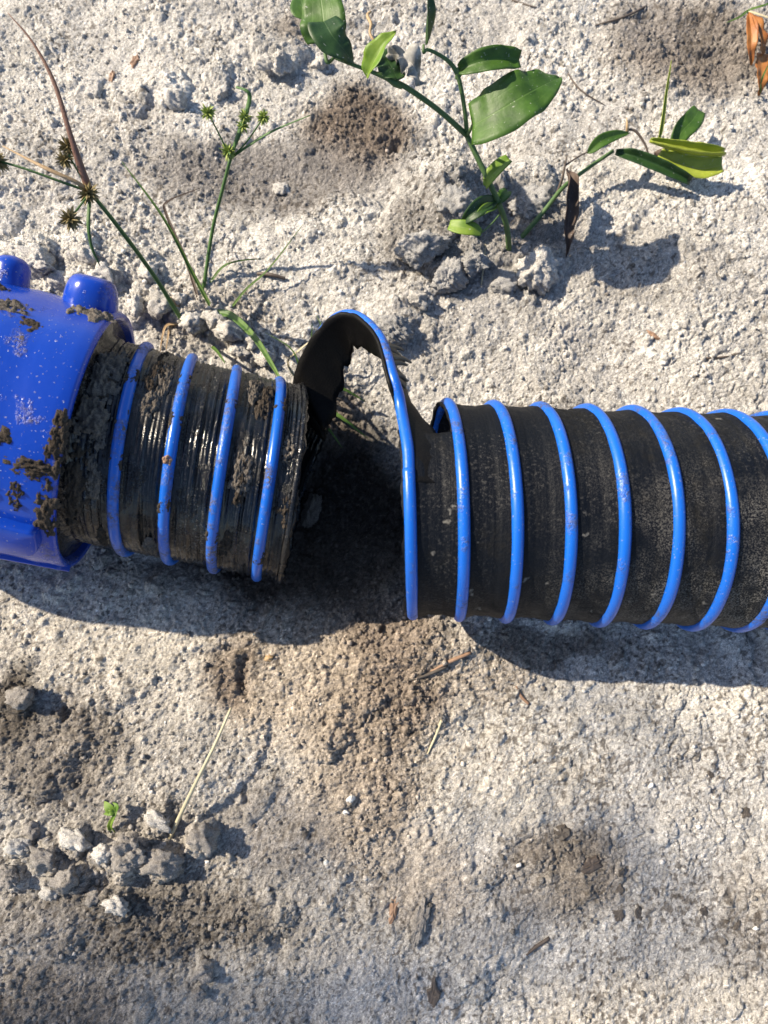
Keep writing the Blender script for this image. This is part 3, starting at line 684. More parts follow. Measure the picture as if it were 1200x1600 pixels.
# ------------------------------------------------------------------ plants
def leaf(name, pts, width, mat, parent, nhint=(0, 0, 1), fold=0.2, shape='oval', asym=(1, 1), wave=0.0, n=22, seed=0, curl=0.0, thick=0.0004, origin=None):
    path = spline(pts, n); t = unit(np.gradient(path, axis=0)); nh = unit(np.broadcast_to(np.asarray(nhint, float), path.shape))
    b = unit(np.cross(t, nh)); nn = np.cross(b, t)
    u = np.linspace(0, 1, n)
    if shape == 'oval': wd = np.sin(math.pi * np.clip(u, 0, 1) ** 0.72) ** 0.75
    elif shape == 'heart': wd = np.clip(np.sin(math.pi * (0.10 + 0.90 * u) ** 0.62), 0, 1) ** 0.62
    elif shape == 'blade': wd = np.clip(1 - u, 0, 1) ** 0.55 * np.clip(0.55 + 3 * u, 0, 1)
    elif shape == 'stub': wd = np.clip(np.sin(math.pi * (0.05 + 0.80 * u)), 0, 1) ** 0.5
    wd = np.maximum(wd, 0.03) * width
    m = 9; x = np.linspace(-1, 1, m); vs = []; uv = []
    for i in range(n):
        for j, xx in enumerate(x):
            a = abs(xx); k = asym[0] if xx < 0 else asym[1]
            ang = fold + curl * a
            off = b[i] * math.copysign(1, xx) * a * wd[i] * k * math.cos(ang) + nn[i] * a * wd[i] * k * math.sin(ang)
            wv_ = wave * width * a * float(perlin(np.array(u[i] * 3 + seed * 5.1), np.array(math.copysign(1, xx) * 2.3 + seed), 0.55, 400 + seed))
            vs.append(path[i] + off + nn[i] * wv_); uv.append((0.5 + 0.5 * xx, u[i]))
    o = mesh_obj(name, vs, grid_faces(n, m), mat, parent, uv=uv, origin=origin)
    md = o.modifiers.new('thickness', 'SOLIDIFY'); md.thickness = thick; md.offset = 0
    return o
def pz(*pts): return [P(*q) for q in pts]
def seedhead(c, r, mat, parent, n=46):
    vs, fs = [], []
    for i in range(n):
        z = 1 - 2 * (i + 0.5) / n; a = i * 2.399963; q = math.sqrt(1 - z * z)
        d = np.array((q * math.cos(a), q * math.sin(a), z)) + RNG.normal(0, 0.12, 3); d = unit(d)
        L = r * random.uniform(0.8, 1.15); e = unit(np.cross(d, (0.2, 0.5, 0.9))); g = np.cross(d, e); w_ = r * 0.13; o = len(vs)
        c0 = np.array(c)
        vs += [c0, c0 + d * L * .55 + e * w_, c0 + d * L * .55 - e * w_ * .5 + g * w_ * .87, c0 + d * L * .55 - e * w_ * .5 - g * w_ * .87, c0 + d * L]
        fs += [(o, o + 2, o + 1), (o, o + 3, o + 2), (o, o + 1, o + 3), (o + 4, o + 1, o + 2), (o + 4, o + 2, o + 3), (o + 4, o + 3, o + 1)]
    return mesh_obj('seed_head', vs, fs, mat, parent, smooth=False)

# tall sedge with brown seed heads, leaning towards the camera
b0 = G(284, 500, -0.004)
sg1 = thing('sedge_plant', b0, 'tall leaning sedge stem with brown seed heads and a reddish dried bract', 'sedge')
tube('stem', [b0] + pz((240, 430, 0.062), (185, 355, 0.115), (141, 300, 0.150)), [0.0022, 0.0019, 0.0016], M_sedge, sg1)
tube('bract', pz((141, 300, 0.150), (125, 258, 0.165), (108, 205, 0.182), (84, 128, 0.200), (50, 65, 0.212), (12, 20, 0.22)), [0.0030, 0.0030, 0.0020, 0.0016, 0.0009, 0.0003], M_sedge_brown, sg1, flatten=0.4)
tube('bract', pz((141, 300, 0.150), (120, 285, 0.16), (70, 262, 0.17), (4, 228, 0.172)), [0.0016, 0.0018, 0.0016, 0.0004], M_tan, sg1, flatten=0.4)
tube('bract', pz((141, 300, 0.150), (138, 350, 0.145), (143, 385, 0.13), (156, 415, 0.115)), [0.0014, 0.0016, 0.0014, 0.0004], M_sedge, sg1, flatten=0.4)
tube('ray', pz((141, 300, 0.150), (90, 282, 0.16), (40, 264, 0.168), (0, 252, 0.172)), [0.0011, 0.0008], M_sedge, sg1)
tube('ray', pz((141, 300, 0.150), (125, 322, 0.158), (110, 340, 0.164)), [0.0009, 0.0007], M_sedge, sg1)
tube('ray', pz((141, 300, 0.150), (122, 268, 0.160), (106, 240, 0.168)), [0.0009, 0.0007], M_sedge, sg1)
for q, r in (((106, 228, 0.168), 0.0085), ((102, 250, 0.166), 0.008), ((138, 302, 0.152), 0.0098), ((110, 342, 0.164), 0.010), ((-4, 252, 0.172), 0.0095)):
    seedhead(P(*q), r, M_seed_brown, sg1)
tube('stem_base_sheath', [b0, b0 + Vector((-0.004, 0.012, 0.006)), b0 + Vector((-0.008, 0.016, 0.018))], [0.003, 0.0024, 0.0012], M_tan, sg1, n=10)

# green sedge clump
b1 = G(325, 478, -0.004)
sg2 = thing('sedge_plant', b1, 'green sedge clump with yellow-green seed heads and grassy blades', 'sedge')
tube('stem', [G(316, 452, -0.003)] + pz((332, 360, 0.055), (348, 295, 0.09), (360, 248, 0.115)), [0.0019, 0.0016, 0.0015], M_sedge, sg2)
tube('bract', pz((360, 248, 0.115), (372, 210, 0.135), (386, 172, 0.150), (390, 150, 0.158), (384, 141, 0.161), (369, 136, 0.160)), [0.0020, 0.0021, 0.0019, 0.0015, 0.001], M_sedge, sg2, flatten=0.45)
tube('bract', pz((362, 246, 0.115), (395, 223, 0.130), (430, 203, 0.142), (485, 180, 0.150)), [0.0014, 0.0015, 0.0011, 0.0004], M_sedge, sg2, flatten=0.45)
for a, m, q, r in (((360, 248), (345, 215), (325, 176, 0.150), 0.0072), ((362, 246), (385, 222), (412, 183, 0.150), 0.0066), ((360, 246), (372, 218), (380, 197, 0.140), 0.0062), ((360, 246), (360, 243), (357, 237, 0.122), 0.0080), ((360, 246), (376, 210), (383, 182, 0.146), 0.0065)):
    tube('ray', pz((a[0], a[1], 0.115), (m[0], m[1], 0.13), q), [0.0007, 0.0006], M_sedge, sg2, n=10, sides=6)
    seedhead(P(*q), r, M_seed, sg2)
leaf('blade', [G(333, 486, -0.003)] + pz((300, 425, 0.04), (255, 340, 0.070), (190, 252, 0.09)), 0.0024, M_grass, sg2, fold=0.5, shape='blade')
leaf('blade', [G(312, 476, -0.003)] + pz((292, 410, 0.03), (260, 335, 0.045), (262, 315, 0.05), (312, 294, 0.045)), 0.0021, M_leaf_brown, sg2, fold=0.4, shape='blade')
leaf('blade', [G(320, 452, -0.003)] + pz((345, 420, 0.02), (372, 408, 0.028), (412, 404, 0.026)), 0.0017, M_grass, sg2, fold=0.4, shape='blade')
leaf('blade', [G(352, 490, -0.003)] + pz((385, 452, 0.02), (420, 420, 0.032), (474, 350, 0.05)), 0.0016, M_grass, sg2, fold=0.4, shape='blade')
leaf('blade', [G(330, 486, -0.003)] + pz((362, 494, 0.035), (398, 528, 0.055), (425, 570, 0.075), (440, 596, 0.085)), 0.0044, M_grass, sg2, fold=0.35, shape='blade')
leaf('blade', [G(285, 505, -0.002)] + pz((262, 508, 0.02), (254, 525, 0.022), (250, 552, 0.012)), 0.0017, M_tan, sg2, fold=0.3, shape='blade')
leaf('blade', [G(275, 506, -0.002)] + pz((266, 512, 0.018), (262, 530, 0.015), (259, 550, 0.010)), 0.0015, M_tan, sg2, fold=0.3, shape='blade')
leaf('blade', [G(330, 540, -0.002)] + pz((340, 550, 0.04), (352, 568, 0.070)), 0.0020, M_grass, sg2, fold=0.3, shape='blade')

# grass tuft seen through the arch
b2 = G(480, 610, -0.004)
gt = thing('grass_tuft', b2, 'small grass tuft growing behind the torn gap under the arched strip', 'grass')
for pts, wd in (((( 505, 618, .018), (530, 606, .025), (572, 628, .012)), .0032), (((505, 638, .012), (530, 650, .018), (576, 686, .004)), .0033), (((498, 655, .008), (515, 672, .010), (535, 700, .002)), .0022),
                (((488, 570, .03), (497, 530, .045), (502, 500, .05)), .0018), (((476, 575, .03), (485, 540, .04), (488, 505, .05)), .0014), (((470, 580, .03), (455, 545, .04), (415, 520, .045)), .0012), (((500, 560, .02), (510, 535, .035), (495, 492, .045)), .0019),
                (((450, 570, .02), (470, 545, .04), (510, 515, .05)), .0015)):
    leaf('blade', [b2] + pz(*pts), wd, M_grass if wd != .0015 else M_straw, gt, fold=0.35, shape='blade', n=14)

# greenbrier vine
v0 = G(797, 388, -0.005)
vn = thing('greenbrier_vine', v0, 'forked green vine with a large glossy leaf growing from the grey sand mound', 'vine')
FORK = (730, 212, 0.115)
tube('stem', [v0] + pz((791, 352, 0.052), (778, 315, 0.074), (762, 280, 0.092), FORK), [0.0030, 0.0026, 0.0025, 0.0024], M_stem, vn)
tube('branch', pz(FORK, (685, 172, 0.135), (640, 140, 0.150), (617, 128, 0.157), (580, 112, 0.165), (540, 97, 0.172), (522, 90, 0.174)), [0.0024, 0.0022, 0.0022, 0.0022, 0.0015, 0.0013, 0.001], M_stem, vn)
tube('branch', pz(FORK, (726, 170, 0.135), (716, 120, 0.155), (700, 95, 0.162), (670, 78, 0.168), (662, 82, 0.17), (662, 70, 0.172)), [0.0020, 0.0018, 0.0019, 0.0014, 0.0013, 0.001], M_stem, vn)
tube('node', pz((628, 136, 0.153), (617, 129, 0.157), (605, 122, 0.160)), [0.002, 0.0034, 0.002], M_stem, vn, n=9)
tube('node', pz((714, 124, 0.153), (717, 114, 0.157), (714, 106, 0.160)), [0.0018, 0.003, 0.0016], M_stem, vn, n=9)
tube('petiole', pz(FORK, (735, 203, 0.125), (740, 193, 0.135)), [0.0016, 0.0013], M_stem, vn, n=8)
l = leaf('leaf', pz((738, 197, 0.135), (775, 176, 0.150), (820, 149, 0.158), (850, 133, 0.156), (874, 122, 0.150)), 0.0225, M_leaf, vn, nhint=(0.0, -0.15, 1), fold=0.10, shape='heart', wave=0.25, seed=1, n=30); l['label'] = 'large glossy oval leaf'
leaf('leaf', pz((718, 109, 0.160), (745, 98, 0.168), (780, 92, 0.170), (811, 94, 0.166)), 0.010, M_leaf, vn, nhint=(0, -0.65, 1), fold=0.55, shape='stub', wave=0.3, seed=2)
leaf('leaf', pz((665, 70, 0.172), (666, 40, 0.185), (669, 10, 0.195), (670, -22, 0.200)), 0.0085, M_leaf_dark, vn, nhint=(0.9, 0, 0.8), fold=0.5, shape='oval', seed=3)
leaf('leaf', pz((573, 120, 0.170), (585, 96, 0.182), (600, 70, 0.190), (619, 50, 0.194)), 0.0105, M_leaf_pale, vn, nhint=(-0.45, -0.2, 1), fold=0.55, shape='oval', wave=0.2, seed=4)
leaf('leaf', pz((622, 126, 0.160), (612, 106, 0.163), (604, 92, 0.165), (596, 80, 0.166)), 0.014, M_leaf_dark, vn, nhint=(0.2, 0.1, 1), fold=0.1, shape='stub', wave=0.4, seed=5)
l = leaf('leaf', pz((606, 84, 0.166), (628, 88, 0.168), (646, 104, 0.166), (656, 134, 0.158)), 0.0078, M_leaf_grey, vn, nhint=(0.5, -0.5, 0.7), fold=0.55, shape='stub', wave=2.0, curl=-0.5, seed=6); l['label'] = 'withered silver-grey leaf end'
l = leaf('leaf', pz((508, 66, 0.178), (505, 30, 0.186), (500, -10, 0.190), (494, -60, 0.190)), 0.0185, M_leaf, vn, nhint=(-0.2, -0.1, 1), fold=0.12, shape='heart', wave=0.3, seed=7, n=26)
leaf('leaf', pz((506, 34, 0.190), (518, 55, 0.190), (535, 75, 0.184), (553, 98, 0.174)), 0.0145, M_leaf_dark, vn, nhint=(0.1, -0.1, 1), fold=0.15, shape='heart', asym=(0.9, 1.1), wave=0.2, seed=8)
leaf('leaf', pz((478, 30, 0.178), (472, 10, 0.178), (468, -15, 0.176)), 0.010, M_leaf, vn, fold=0.1, shape='oval', seed=9)
tube('petiole', pz((522, 90, 0.174), (512, 98, 0.176), (508, 84, 0.178), (508, 66, 0.178)), [0.0012, 0.0016, 0.0014], M_stem, vn, n=12)
tube('tendril', pz((586, 66, 0.188), (578, 52, 0.19), (580, 38, 0.19), (574, 24, 0.19), (580, 18, 0.19)), [0.0010, 0.0012, 0.0014, 0.0008], M_tan, vn, n=14)
leaf('leaf', pz((759, 292, 0.088), (766, 278, 0.096), (780, 262, 0.100), (796, 249, 0.103)), 0.0078, M_leaf_pale, vn, nhint=(-0.4, 0, 1), fold=0.35, shape='stub', seed=10)
leaf('leaf', pz((776, 312, 0.075), (752, 322, 0.080), (735, 336, 0.078), (720, 350, 0.068)), 0.0085, M_leaf_dark, vn, nhint=(0, -0.5, 1), fold=0.5, shape='oval', seed=11)
leaf('leaf', pz((776, 318, 0.074), (786, 306, 0.076), (793, 298, 0.074)), 0.0060, M_leaf, vn, nhint=(0, 0, 1), fold=0.3, shape='stub', seed=12)
leaf('leaf', pz((776, 322, 0.072), (757, 328, 0.080), (742, 342, 0.076)), 0.0050, M_leaf_pale, vn, nhint=(0, -0.3, 1), fold=0.5, shape='oval', seed=13)
leaf('leaf', pz((752, 364, 0.066), (738, 358, 0.070), (720, 355, 0.070), (702, 352, 0.066)), 0.0068, M_leaf_pale, vn, nhint=(0, -0.3, 1), fold=0.2, shape='stub', seed=14)
tube('petiole', pz((783, 332, 0.064), (768, 350, 0.066), (752, 364, 0.066)), [0.0008, 0.0007], M_stem, vn, n=8)
tube('thorn', pz((763, 283, 0.090), (754, 280, 0.094)), [0.001, 0.0001], M_stem, vn, n=4)
tube('thorn', pz((660, 152, 0.144), (655, 160, 0.146)), [0.001, 0.0001], M_stem, vn, n=4)

# second vine, low and battered
v1 = G(812, 372, -0.004)
v2 = thing('greenbrier_vine', v1, 'battered low vine with a curled yellow-green leaf and a shrivelled brown leaf', 'vine')
tube('stem', [v1] + pz((850, 330, 0.036), (880, 293, 0.042), (920, 262, 0.038), (958, 236, 0.042)), [0.0026, 0.0022, 0.0020, 0.0018], M_stem, v2)
tube('twig', pz((868, 308, 0.030), (878, 280, 0.044), (886, 242, 0.058)), [0.0018, 0.0014, 0.0006], M_twig, v2, n=12)
tube('twig', pz((884, 258, 0.052), (905, 244, 0.050), (922, 236, 0.050)), [0.0009, 0.0007], M_twig, v2, n=10)
leaf('leaf', pz((887, 262, 0.052), (890, 300, 0.046), (888, 350, 0.034), (884, 402, 0.020)), 0.0110, M_leaf_brown, v2, nhint=(0.2, -0.2, 1), fold=0.4, shape='oval', wave=0.7, seed=20, curl=0.5)
leaf('leaf', pz((918, 240, 0.050), (938, 222, 0.054), (962, 212, 0.054), (984, 208, 0.050)), 0.0065, M_leaf, v2, nhint=(0, -0.3, 1), fold=0.4, shape='oval', seed=21)
tube('twig', pz((978, 203, 0.050), (992, 204, 0.05), (1006, 222, 0.045), (1013, 240, 0.040)), [0.0013, 0.0012, 0.0009], M_twig, v2, n=12)
tube('bud', pz((980, 206, 0.050), (980, 196, 0.055), (979, 184, 0.057)), [0.0016, 0.0014, 0.0003], M_tan, v2, n=7)
l = leaf('leaf', pz((962, 238, 0.042), (990, 244, 0.044), (1035, 262, 0.040), (1078, 283, 0.032)), 0.0080, M_leaf_dark, v2, nhint=(0, -0.7, 1), fold=0.7, shape='stub', wave=0.3, seed=22)
l = leaf('leaf', pz((1014, 222, 0.046), (1050, 234, 0.044), (1090, 242, 0.044), (1130, 243, 0.046)), 0.0115, M_leaf_yel, v2, nhint=(0, 0.0, 1), fold=0.45, shape='stub', wave=0.15, curl=0.7, seed=23); l['label'] = 'curled yellow-green leaf'
leaf('leaf', pz((1030, 240, 0.036), (1060, 256, 0.034), (1095, 264, 0.034), (1128, 258, 0.038)), 0.0115, M_leaf_yel, v2, nhint=(0, -0.3, 1), fold=0.35, shape='stub', wave=0.2, seed=24)
leaf('leaf', pz((1022, 238, 0.034), (1040, 250, 0.032), (1065, 258, 0.030)), 0.008, M_leaf_brown, v2, nhint=(0, -0.3, 1), fold=0.3, shape='oval', wave=0.4, seed=25)
leaf('leaf', pz((1028, 218, 0.048), (1034, 180, 0.056), (1040, 140, 0.066), (1049, 94, 0.075)), 0.0042, M_leaf_yel, v2, nhint=(0.5, -0.2, 1), fold=0.9, shape='blade', seed=26)
leaf('leaf', pz((1050, 232, 0.034), (1066, 205, 0.040), (1082, 188, 0.042), (1092, 172, 0.040)), 0.0105, M_leaf, v2, nhint=(0.2, 0, 1), fold=0.15, shape='stub', seed=27)

# orange dried leaf and its green blades
q0 = G(1186, 60, -0.002)
dl = thing('dead_leaf_plant', q0, 'fallen orange dried leaves hanging from thin green blades', 'dead leaves')
tube('stem', [q0] + pz((1172, 26, 0.040), (1169, 16, 0.045)), [0.0012, 0.0016], M_sedge, dl, n=10)
for pts, mt in ((((1169, 16, .045), (1155, 27, .046), (1134, 36, .044)), M_grass), (((1169, 16, .045), (1195, 8, .05), (1230, -6, .05)), M_grass), (((1169, 18, .045), (1195, 26, .046), (1240, 42, .044)), M_straw)):
    leaf('blade', pz(*pts), 0.0016, mt, dl, fold=0.4, shape='blade', n=12)
leaf('leaf', pz((1170, 20, .045), (1174, 50, .046), (1174, 75, .042), (1173, 102, .030)), 0.0062, M_leaf_orange, dl, nhint=(-0.2, -0.2, 1), fold=0.5, shape='oval', wave=0.4, seed=30)
leaf('leaf', pz((1172, 20, .045), (1184, 45, .046), (1190, 68, .040), (1190, 90, .030)), 0.0075, M_leaf_orange, dl, nhint=(0.3, -0.2, 1), fold=0.4, shape='oval', wave=0.4, seed=31)
leaf('leaf', pz((1192, 84, .032), (1190, 105, .030), (1190, 125, .026), (1186, 150, .016)), 0.0085, M_leaf_orange, dl, nhint=(0.1, -0.2, 1), fold=0.3, shape='heart', wave=0.4, seed=32)
leaf('blade', [G(1186, 150, .001)] + pz((1190, 125, .034), (1202, 98, .04)), 0.0016, M_grass, dl, fold=0.4, shape='blade', n=10)

# small seedling
s0 = G(176, 1302, -0.002)
sd = thing('seedling', s0, 'tiny bright green seedling among the grey clods', 'seedling')
leaf('leaf', [s0] + pz((172, 1290, .012), (178, 1276, .016), (184, 1264, .016)), 0.0030, M_leaf_pale, sd, fold=0.4, shape='blade', n=10)
leaf('leaf', pz((180, 1270, .016), (170, 1262, .018), (163, 1252, .016)), 0.0038, M_leaf_pale, sd, fold=0.2, shape='oval', n=10, seed=1)
leaf('leaf', pz((180, 1268, .016), (172, 1270, .018), (162, 1272, .015)), 0.0026, M_leaf_pale, sd, fold=0.2, shape='oval', n=10, seed=2)
leaf('leaf', pz((180, 1268, .016), (182, 1260, .018), (176, 1254, .016)), 0.0022, M_leaf_pale, sd, fold=0.2, shape='oval', n=10, seed=3)

# ------------------------------------------------------------------ straw, twigs, chips, shells
def stick(name, pts, rad, mat, label, cat, group=None, **k):
    o = tube(name, pts, rad, mat, None, origin=pts[0], **k); return tag(o, label, cat, group)
stick('straw_stalk', [G(266, 1308, 0.001), P(300, 1235, 0.022), P(335, 1165, 0.030), P(361, 1106, 0.030)], [0.0019, 0.0016, 0.0014, 0.0010], M_straw, 'long pale straw stalk propped up on the grey clods', 'straw')
stick('twig', [G(403, 429, .002), G(424, 432, .003), G(446, 437, .002)], [0.0018, 0.002, 0.0016], M_twig, 'short dark twig lying in the sand beside the sedge blades', 'twig')
def flat_twig(a, b, r, mat, label, cat, group=None, mid=None):
    m = mid or ((a[0] + b[0]) / 2 + random.uniform(-3, 3), (a[1] + b[1]) / 2 + random.uniform(-3, 3))
    return stick('twig', [G(*a, r * .6), G(*m, r * .9), G(*b, r * .6)], [r, r * 1.1, r * .5], mat, label, cat, group, n=12)
flat_twig((1102, 560), (1156, 552), 0.0010, M_twig, 'thin dark twig on the pale sand above the ribbed hose', 'twig')
flat_twig((700, 1040), (628, 1066), 0.0016, M_black, 'dark broken twig in the crumbly brown soil below the hose', 'twig')
flat_twig((735, 1020), (672, 1050), 0.0017, M_wood, 'splintered brown twig in the crumbly soil beside the dark broken twig', 'twig')
flat_twig((826, 1100), (806, 1072), 0.0014, M_wood, 'small brown twig on the cream sand below the hose', 'twig')
flat_twig((690, 1125), (668, 1178), 0.0012, M_straw, 'pale dry stalk lying in the crumbly brown soil', 'straw')
flat_twig((858, 1465), (822, 1492), 0.0014, M_twig, 'dark root piece on the shaded grey sand', 'twig')
flat_twig((1010, 10), (930, 40), 0.0011, M_twig, 'long thin rootlet on the dark sand', 'rootlet', 'rootlets on the dark sand behind the plants', (975, 28))
flat_twig((880, 105), (945, 165), 0.0008, M_twig, 'long thin rootlet on the dark sand', 'rootlet', 'rootlets on the dark sand behind the plants', (905, 140))
flat_twig((800, 0), (838, 12), 0.0009, M_twig, 'long thin rootlet on the dark sand', 'rootlet', 'rootlets on the dark sand behind the plants', (826, 10))
flat_twig((752, 446), (760, 362), 0.0007, M_straw, 'single pale straw fibre on the grey sand mound', 'straw', None, (757, 400))
# flat chips
def flake_mesh(c, L, W, h, ang, seed):
    rs = np.random.default_rng(seed); n = 15; a = np.linspace(0, 2 * math.pi, n, endpoint=False) + rs.uniform(-.12, .12, n)
    rad = rs.uniform(0.55, 1.12, n); tx, ty = rs.uniform(-.35, .35, 2); vs = []
    ca, sa = math.cos(math.radians(ang)), math.sin(math.radians(ang))
    for lay, (sc, z) in enumerate(((0.92, -h), (1.0, 0.0), (0.78, h * 0.8), (0.4, h * 0.9))):
        for i in range(n):
            x = math.cos(a[i]) * rad[i] * L * sc; y = math.sin(a[i]) * rad[i] * W * sc
            vs.append((c[0] + x * ca - y * sa, c[1] + x * sa + y * ca, c[2] + z + x * tx + y * ty + rs.normal(0, h * 0.25)))
    f = grid_faces(4, n, 0, True); vs.append((c[0], c[1], c[2] + h)); vs.append((c[0], c[1], c[2] - h))
    f += [(3 * n + i, 3 * n + (i + 1) % n, len(vs) - 2) for i in range(n)] + [((i + 1) % n, i, len(vs) - 1) for i in range(n)]
    return np.array(vs), f
def chip(px, py, L, W, ang, mat, label, cat, group=None, name='wood_chip', h=0.0016, seed=1):
    c = G(px, py, 0.0003); a = math.radians(ang)
    fl = name == 'wood_chip' or name == 'bark_flake'
    v, f = flake_mesh(c, L, W, h, ang, seed) if fl else lump_mesh(c, (random.uniform(-.2, .2), random.uniform(-.2, .2), 1), L, W, h, seed, np.array((math.cos(a), math.sin(a), 0)), sub=5 if L > 0.009 else 3)
    o = mesh_obj(name, v, f, mat, None, smooth=not fl, origin=c); return tag(o, label, cat, group)
chip(174, 122, .009, .0036, 80, M_wood, 'narrow pinkish wood chip stuck in the white sand', 'wood chip', seed=5)
chip(211, 95, .011, .005, 65, M_wood, 'broader pinkish wood chip stuck in the white sand', 'wood chip', seed=6)
chip(1019, 523, .010, .0028, -40, M_wood, 'brown bark sliver on the pale sand near the vine shadow', 'bark chip', seed=7)
chip(877, 1302, .011, .007, 30, M_black, 'largest black bark flake on the sand ridge', 'bark chip', seed=8)
chip(925, 1350, .011, .007, 20, M_twig, 'brown bark flake beside the black flakes', 'bark chip', seed=9)
for i, (px, py, a, b) in enumerate(((893, 1342, .010, .008), (968, 1390, .009, .006), (965, 1430, .010, .009), (1000, 1428, .012, .008), (1100, 1424, .009, .007), (1152, 1446, .009, .004), (1185, 1430, .007, .006), (1135, 1440, .004, .003), (970, 1365, .008, .006), (835, 1190, .004, .003), (1165, 1270, .009, .007), (1110, 1210, .007, .005))):
    chip(px, py, a * .62, b * .62, random.uniform(0, 180), M_black, 'small dark bark crumb on the shaded grey sand', 'bark chip', 'dark bark crumbs on the grey sand', name='bark_flake', h=0.0009, seed=20 + i)
chip(615, 1420, .014, .005, 75, M_wood, 'reddish brown bark strip lying in the grey sand', 'bark chip', seed=40)
chip(676, 1556, .015, .006, 80, M_twig, 'grey-brown bark strip near a groove in the sand', 'bark chip', seed=41)
chip(655, 1440, .017, .006, 75, M_clod_dark, 'long grey soil ridge piece beside the reddish bark strip', 'clod', name='soil_clod', h=.004, seed=42)
chip(420, 1028, .004, .0035, 0, M_tan, 'small orange-tan pebble on the brown soil', 'pebble', name='pebble', h=.003, seed=43)
for i, (px, py, r) in enumerate(((810, 1352, .0024), (1017, 1227, .003), (1180, 1451, .0024), (548, 1248, .004), (540, 1268, .003), (324, 1347, .0020), (500, 1100, .002))):
    chip(px, py, r, r * .75, random.uniform(0, 180), M_shell, 'tiny white shell bit lying on the sand', 'shell', 'white shell bits on the sand', name='shell_bit', h=r * .7, seed=50 + i)
# loose clods that stand clear of the ground
def clod(px, py, r, mat, label, group=None, seed=1, h=0.75):
    c = G(px, py, r * h * 0.30)
    v, f = lump_mesh(c, (random.uniform(-.3, .3), random.uniform(-.3, .3), 1), r * random.uniform(.9, 1.2), r * random.uniform(.75, 1.0), r * h, seed, sub=5 if r > 0.0145 else 4)
    o = mesh_obj('soil_clod', v, f, mat, None, origin=c); return tag(o, label, 'clod', group)
clod(441, 297, .0072, M_clod, 'small white sand lump alone on the smooth dark grey patch', seed=71)
clod(203, 1337, .0165, M_clod_dark, 'largest rounded clod at the foot of the straw stalk', seed=72)
clod(255, 1350, .0135, M_clod_dark, 'jagged pale-edged clod right under the straw stalk', seed=73)
clod(315, 1308, .0145, M_clod_dark, 'dark grey clod casting a shadow to the right of the straw stalk', seed=74)
clod(250, 1284, .0095, M_clod, 'small pointed clod touching the lower end of the straw stalk', seed=75)
clod(318, 1518, .0095, M_clod_dark, 'lone grey clod on the smooth dark soil', seed=76)
clod(311, 1552, .0060, M_clod_dark, 'tiny grey clod beside the lone clod', seed=77)
clod(33, 1090, .0125, M_clod_dark, 'grey clod beside the dark crumbly hollow', seed=78)
clod(838, 425, .018, M_clod, 'pale blocky clod at the foot of the vine mound', seed=79)
clod(652, 470, .012, M_clod, 'pale clod behind the arched strip', seed=80)
for i, (px, py, r, t) in enumerate(((712, 330, .022, 'broad grey block of sand at the top of the vine mound'), (826, 322, .020, 'pale grey block of sand right behind the vine stem'), (660, 388, .022, 'sloping grey block of sand at the side of the vine mound'),
        (735, 412, .016, 'grey sand block under the bright vine leaves'), (700, 440, .018, 'smaller grey sand block at the foot of the mound'), (612, 512, .018, 'grey sand block behind the top of the arch'), (790, 440, .014, 'small grey block beside the pale blocky clod'))):
    clod(px, py, r, M_clod_mound, t, seed=60 + i, h=0.62)
GP = 'pale sand clods behind the coupling'
for i, (px, py, r) in enumerate(((62, 412, .015), (92, 440, .013), (130, 398, .012), (160, 432, .014), (232, 428, .012), (250, 478, .013), (300, 505, .012), (335, 500, .010), (362, 520, .012), (395, 535, .010), (210, 480, .009), (25, 400, .010), (190, 455, .008), (120, 440, .010), (280, 470, .008), (410, 560, .010), (375, 548, .008))):
    clod(px, py, r, M_clod, 'pale crumbly sand clod in the heap behind the blue coupling', GP, seed=90 + i)
for i, (px, py, r) in enumerate(((118, 1312, .011), (70, 1338, .012), (30, 1322, .010), (108, 1372, .012), (165, 1330, .009), (150, 1395, .009), (182, 1412, .009), (14, 1372, .010), (80, 1392, .008), (50, 1300, .008))):
    clod(px, py, r, M_clod_dark if i % 2 else M_clod, 'grey crumbly clod in the heap left of the straw stalk', 'grey clods heaped near the straw stalk', seed=120 + i)
for i, (px, py, r) in enumerate(((268, 158, .013), (345, 148, .009), (440, 103, .015), (412, 98, .009), (150, 148, .009), (575, 64, .008), (500, 100, .008))):
    clod(px, py, r, M_clod, 'white sand clod on the bright bank behind the sedge', 'white clods on the bright sand bank', seed=140 + i)
chip(484, 800, .018, .009, 80, M_mud_grey, 'sunlit tan clod of soil in the dark gap beside the torn end', 'clod', name='soil_clod', h=.010, seed=160)

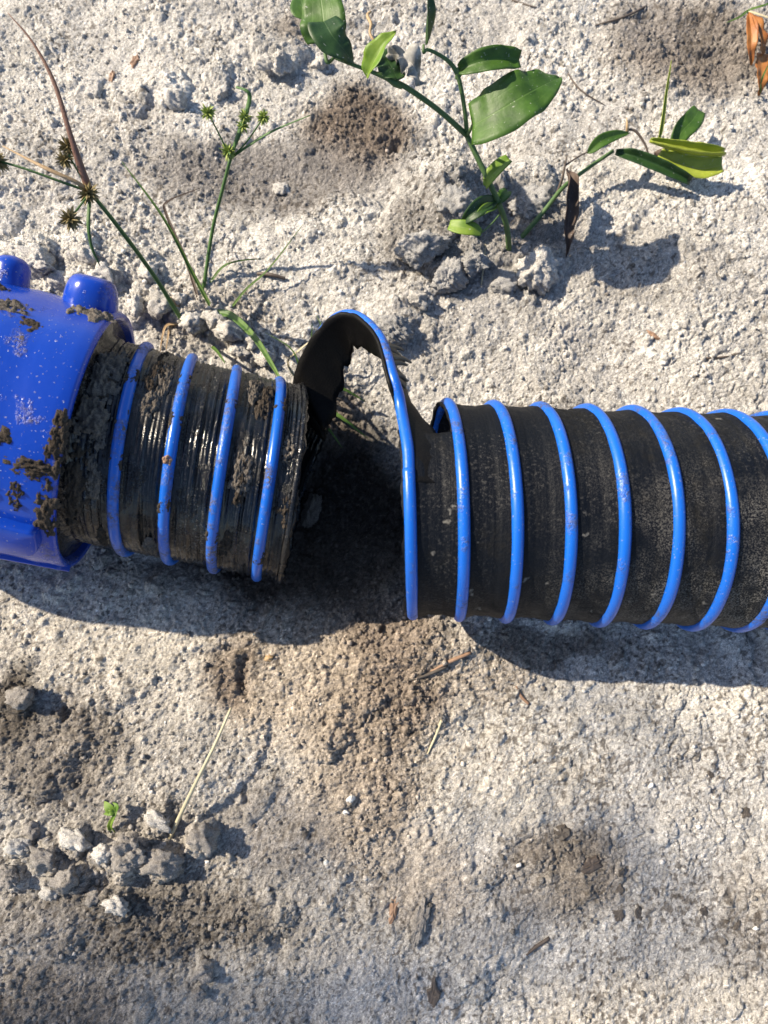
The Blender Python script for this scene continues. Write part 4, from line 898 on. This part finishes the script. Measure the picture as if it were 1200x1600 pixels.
# ------------------------------------------------------------------ a tree out of frame whose thin crown throws the soft shade
M_bark = plain('tree_bark', (0.06, 0.045, 0.035), (0.14, 0.11, 0.085), 30)
SUN = np.array((-SX, -SY, 1.0)); SUN = SUN / np.linalg.norm(SUN)
tb = Vector((-6.4, 1.55, -0.15))
tr = thing('pine_tree', tb, 'slender pine standing off in the open sand, its thin crown shading the ground', 'tree')
top = tb + Vector((0.25, -0.1, 7.2))
tube('trunk', [tb, tb + Vector((0.05, 0.05, 2.4)), tb + Vector((0.2, -0.05, 5.0)), top], [0.13, 0.10, 0.07, 0.02], M_bark, tr, n=30, sides=10)
tips = []
for px, py, d in ((800, 1455, 8.0), (960, 1480, 8.1), (680, 1560, 8.4), (480, 1610, 8.3), (1120, 1420, 8.0), (250, 1640, 8.2)):
    tips.append((np.array(P(px, py, 0.0)) + SUN * d, 0.075))
for i in range(22):
    a = i * 2.4; hgt = 4.6 + 2.2 * (i / 22); rr = 0.5 + 0.9 * random.random()
    p = np.array(tb) + np.array((rr * math.cos(a), rr * math.sin(a), hgt))
    g = p - SUN * (p[2] / SUN[2])
    if -0.75 < g[0] < 0.75 and -0.75 < g[1] < 0.95: continue
    tips.append((p, 0.2))
lv, lf = [], []
for p, sp_ in tips:
    z0 = min(max(p[2] - tb.z - 0.5, 2.0), 6.6); root = np.array(tb) + np.array((0.18, -0.05, z0))
    tube('limb', [root, (root + p) / 2 + np.array((0, 0, 0.06)), p], [0.022, 0.012, 0.003], M_bark, tr, n=10, sides=6)
    for _ in range(int(17 if sp_ < 0.1 else 120)):
        c = p + RNG.normal(0, sp_, 3); d = unit(RNG.standard_normal(3)); e = unit(np.cross(d, RNG.standard_normal(3))); L = random.uniform(0.03, 0.06); o_ = len(lv)
        lv += [c - e * 0.006, c + d * L - e * 0.009, c + d * L * 2, c + d * L + e * 0.009, c + e * 0.006]; lf.append((o_, o_ + 1, o_ + 2, o_ + 3, o_ + 4))
cr_ = mesh_obj('crown', lv, lf, M_leaf_dark, tr, smooth=False, uv=[(0.3, 0.3)] * len(lv))
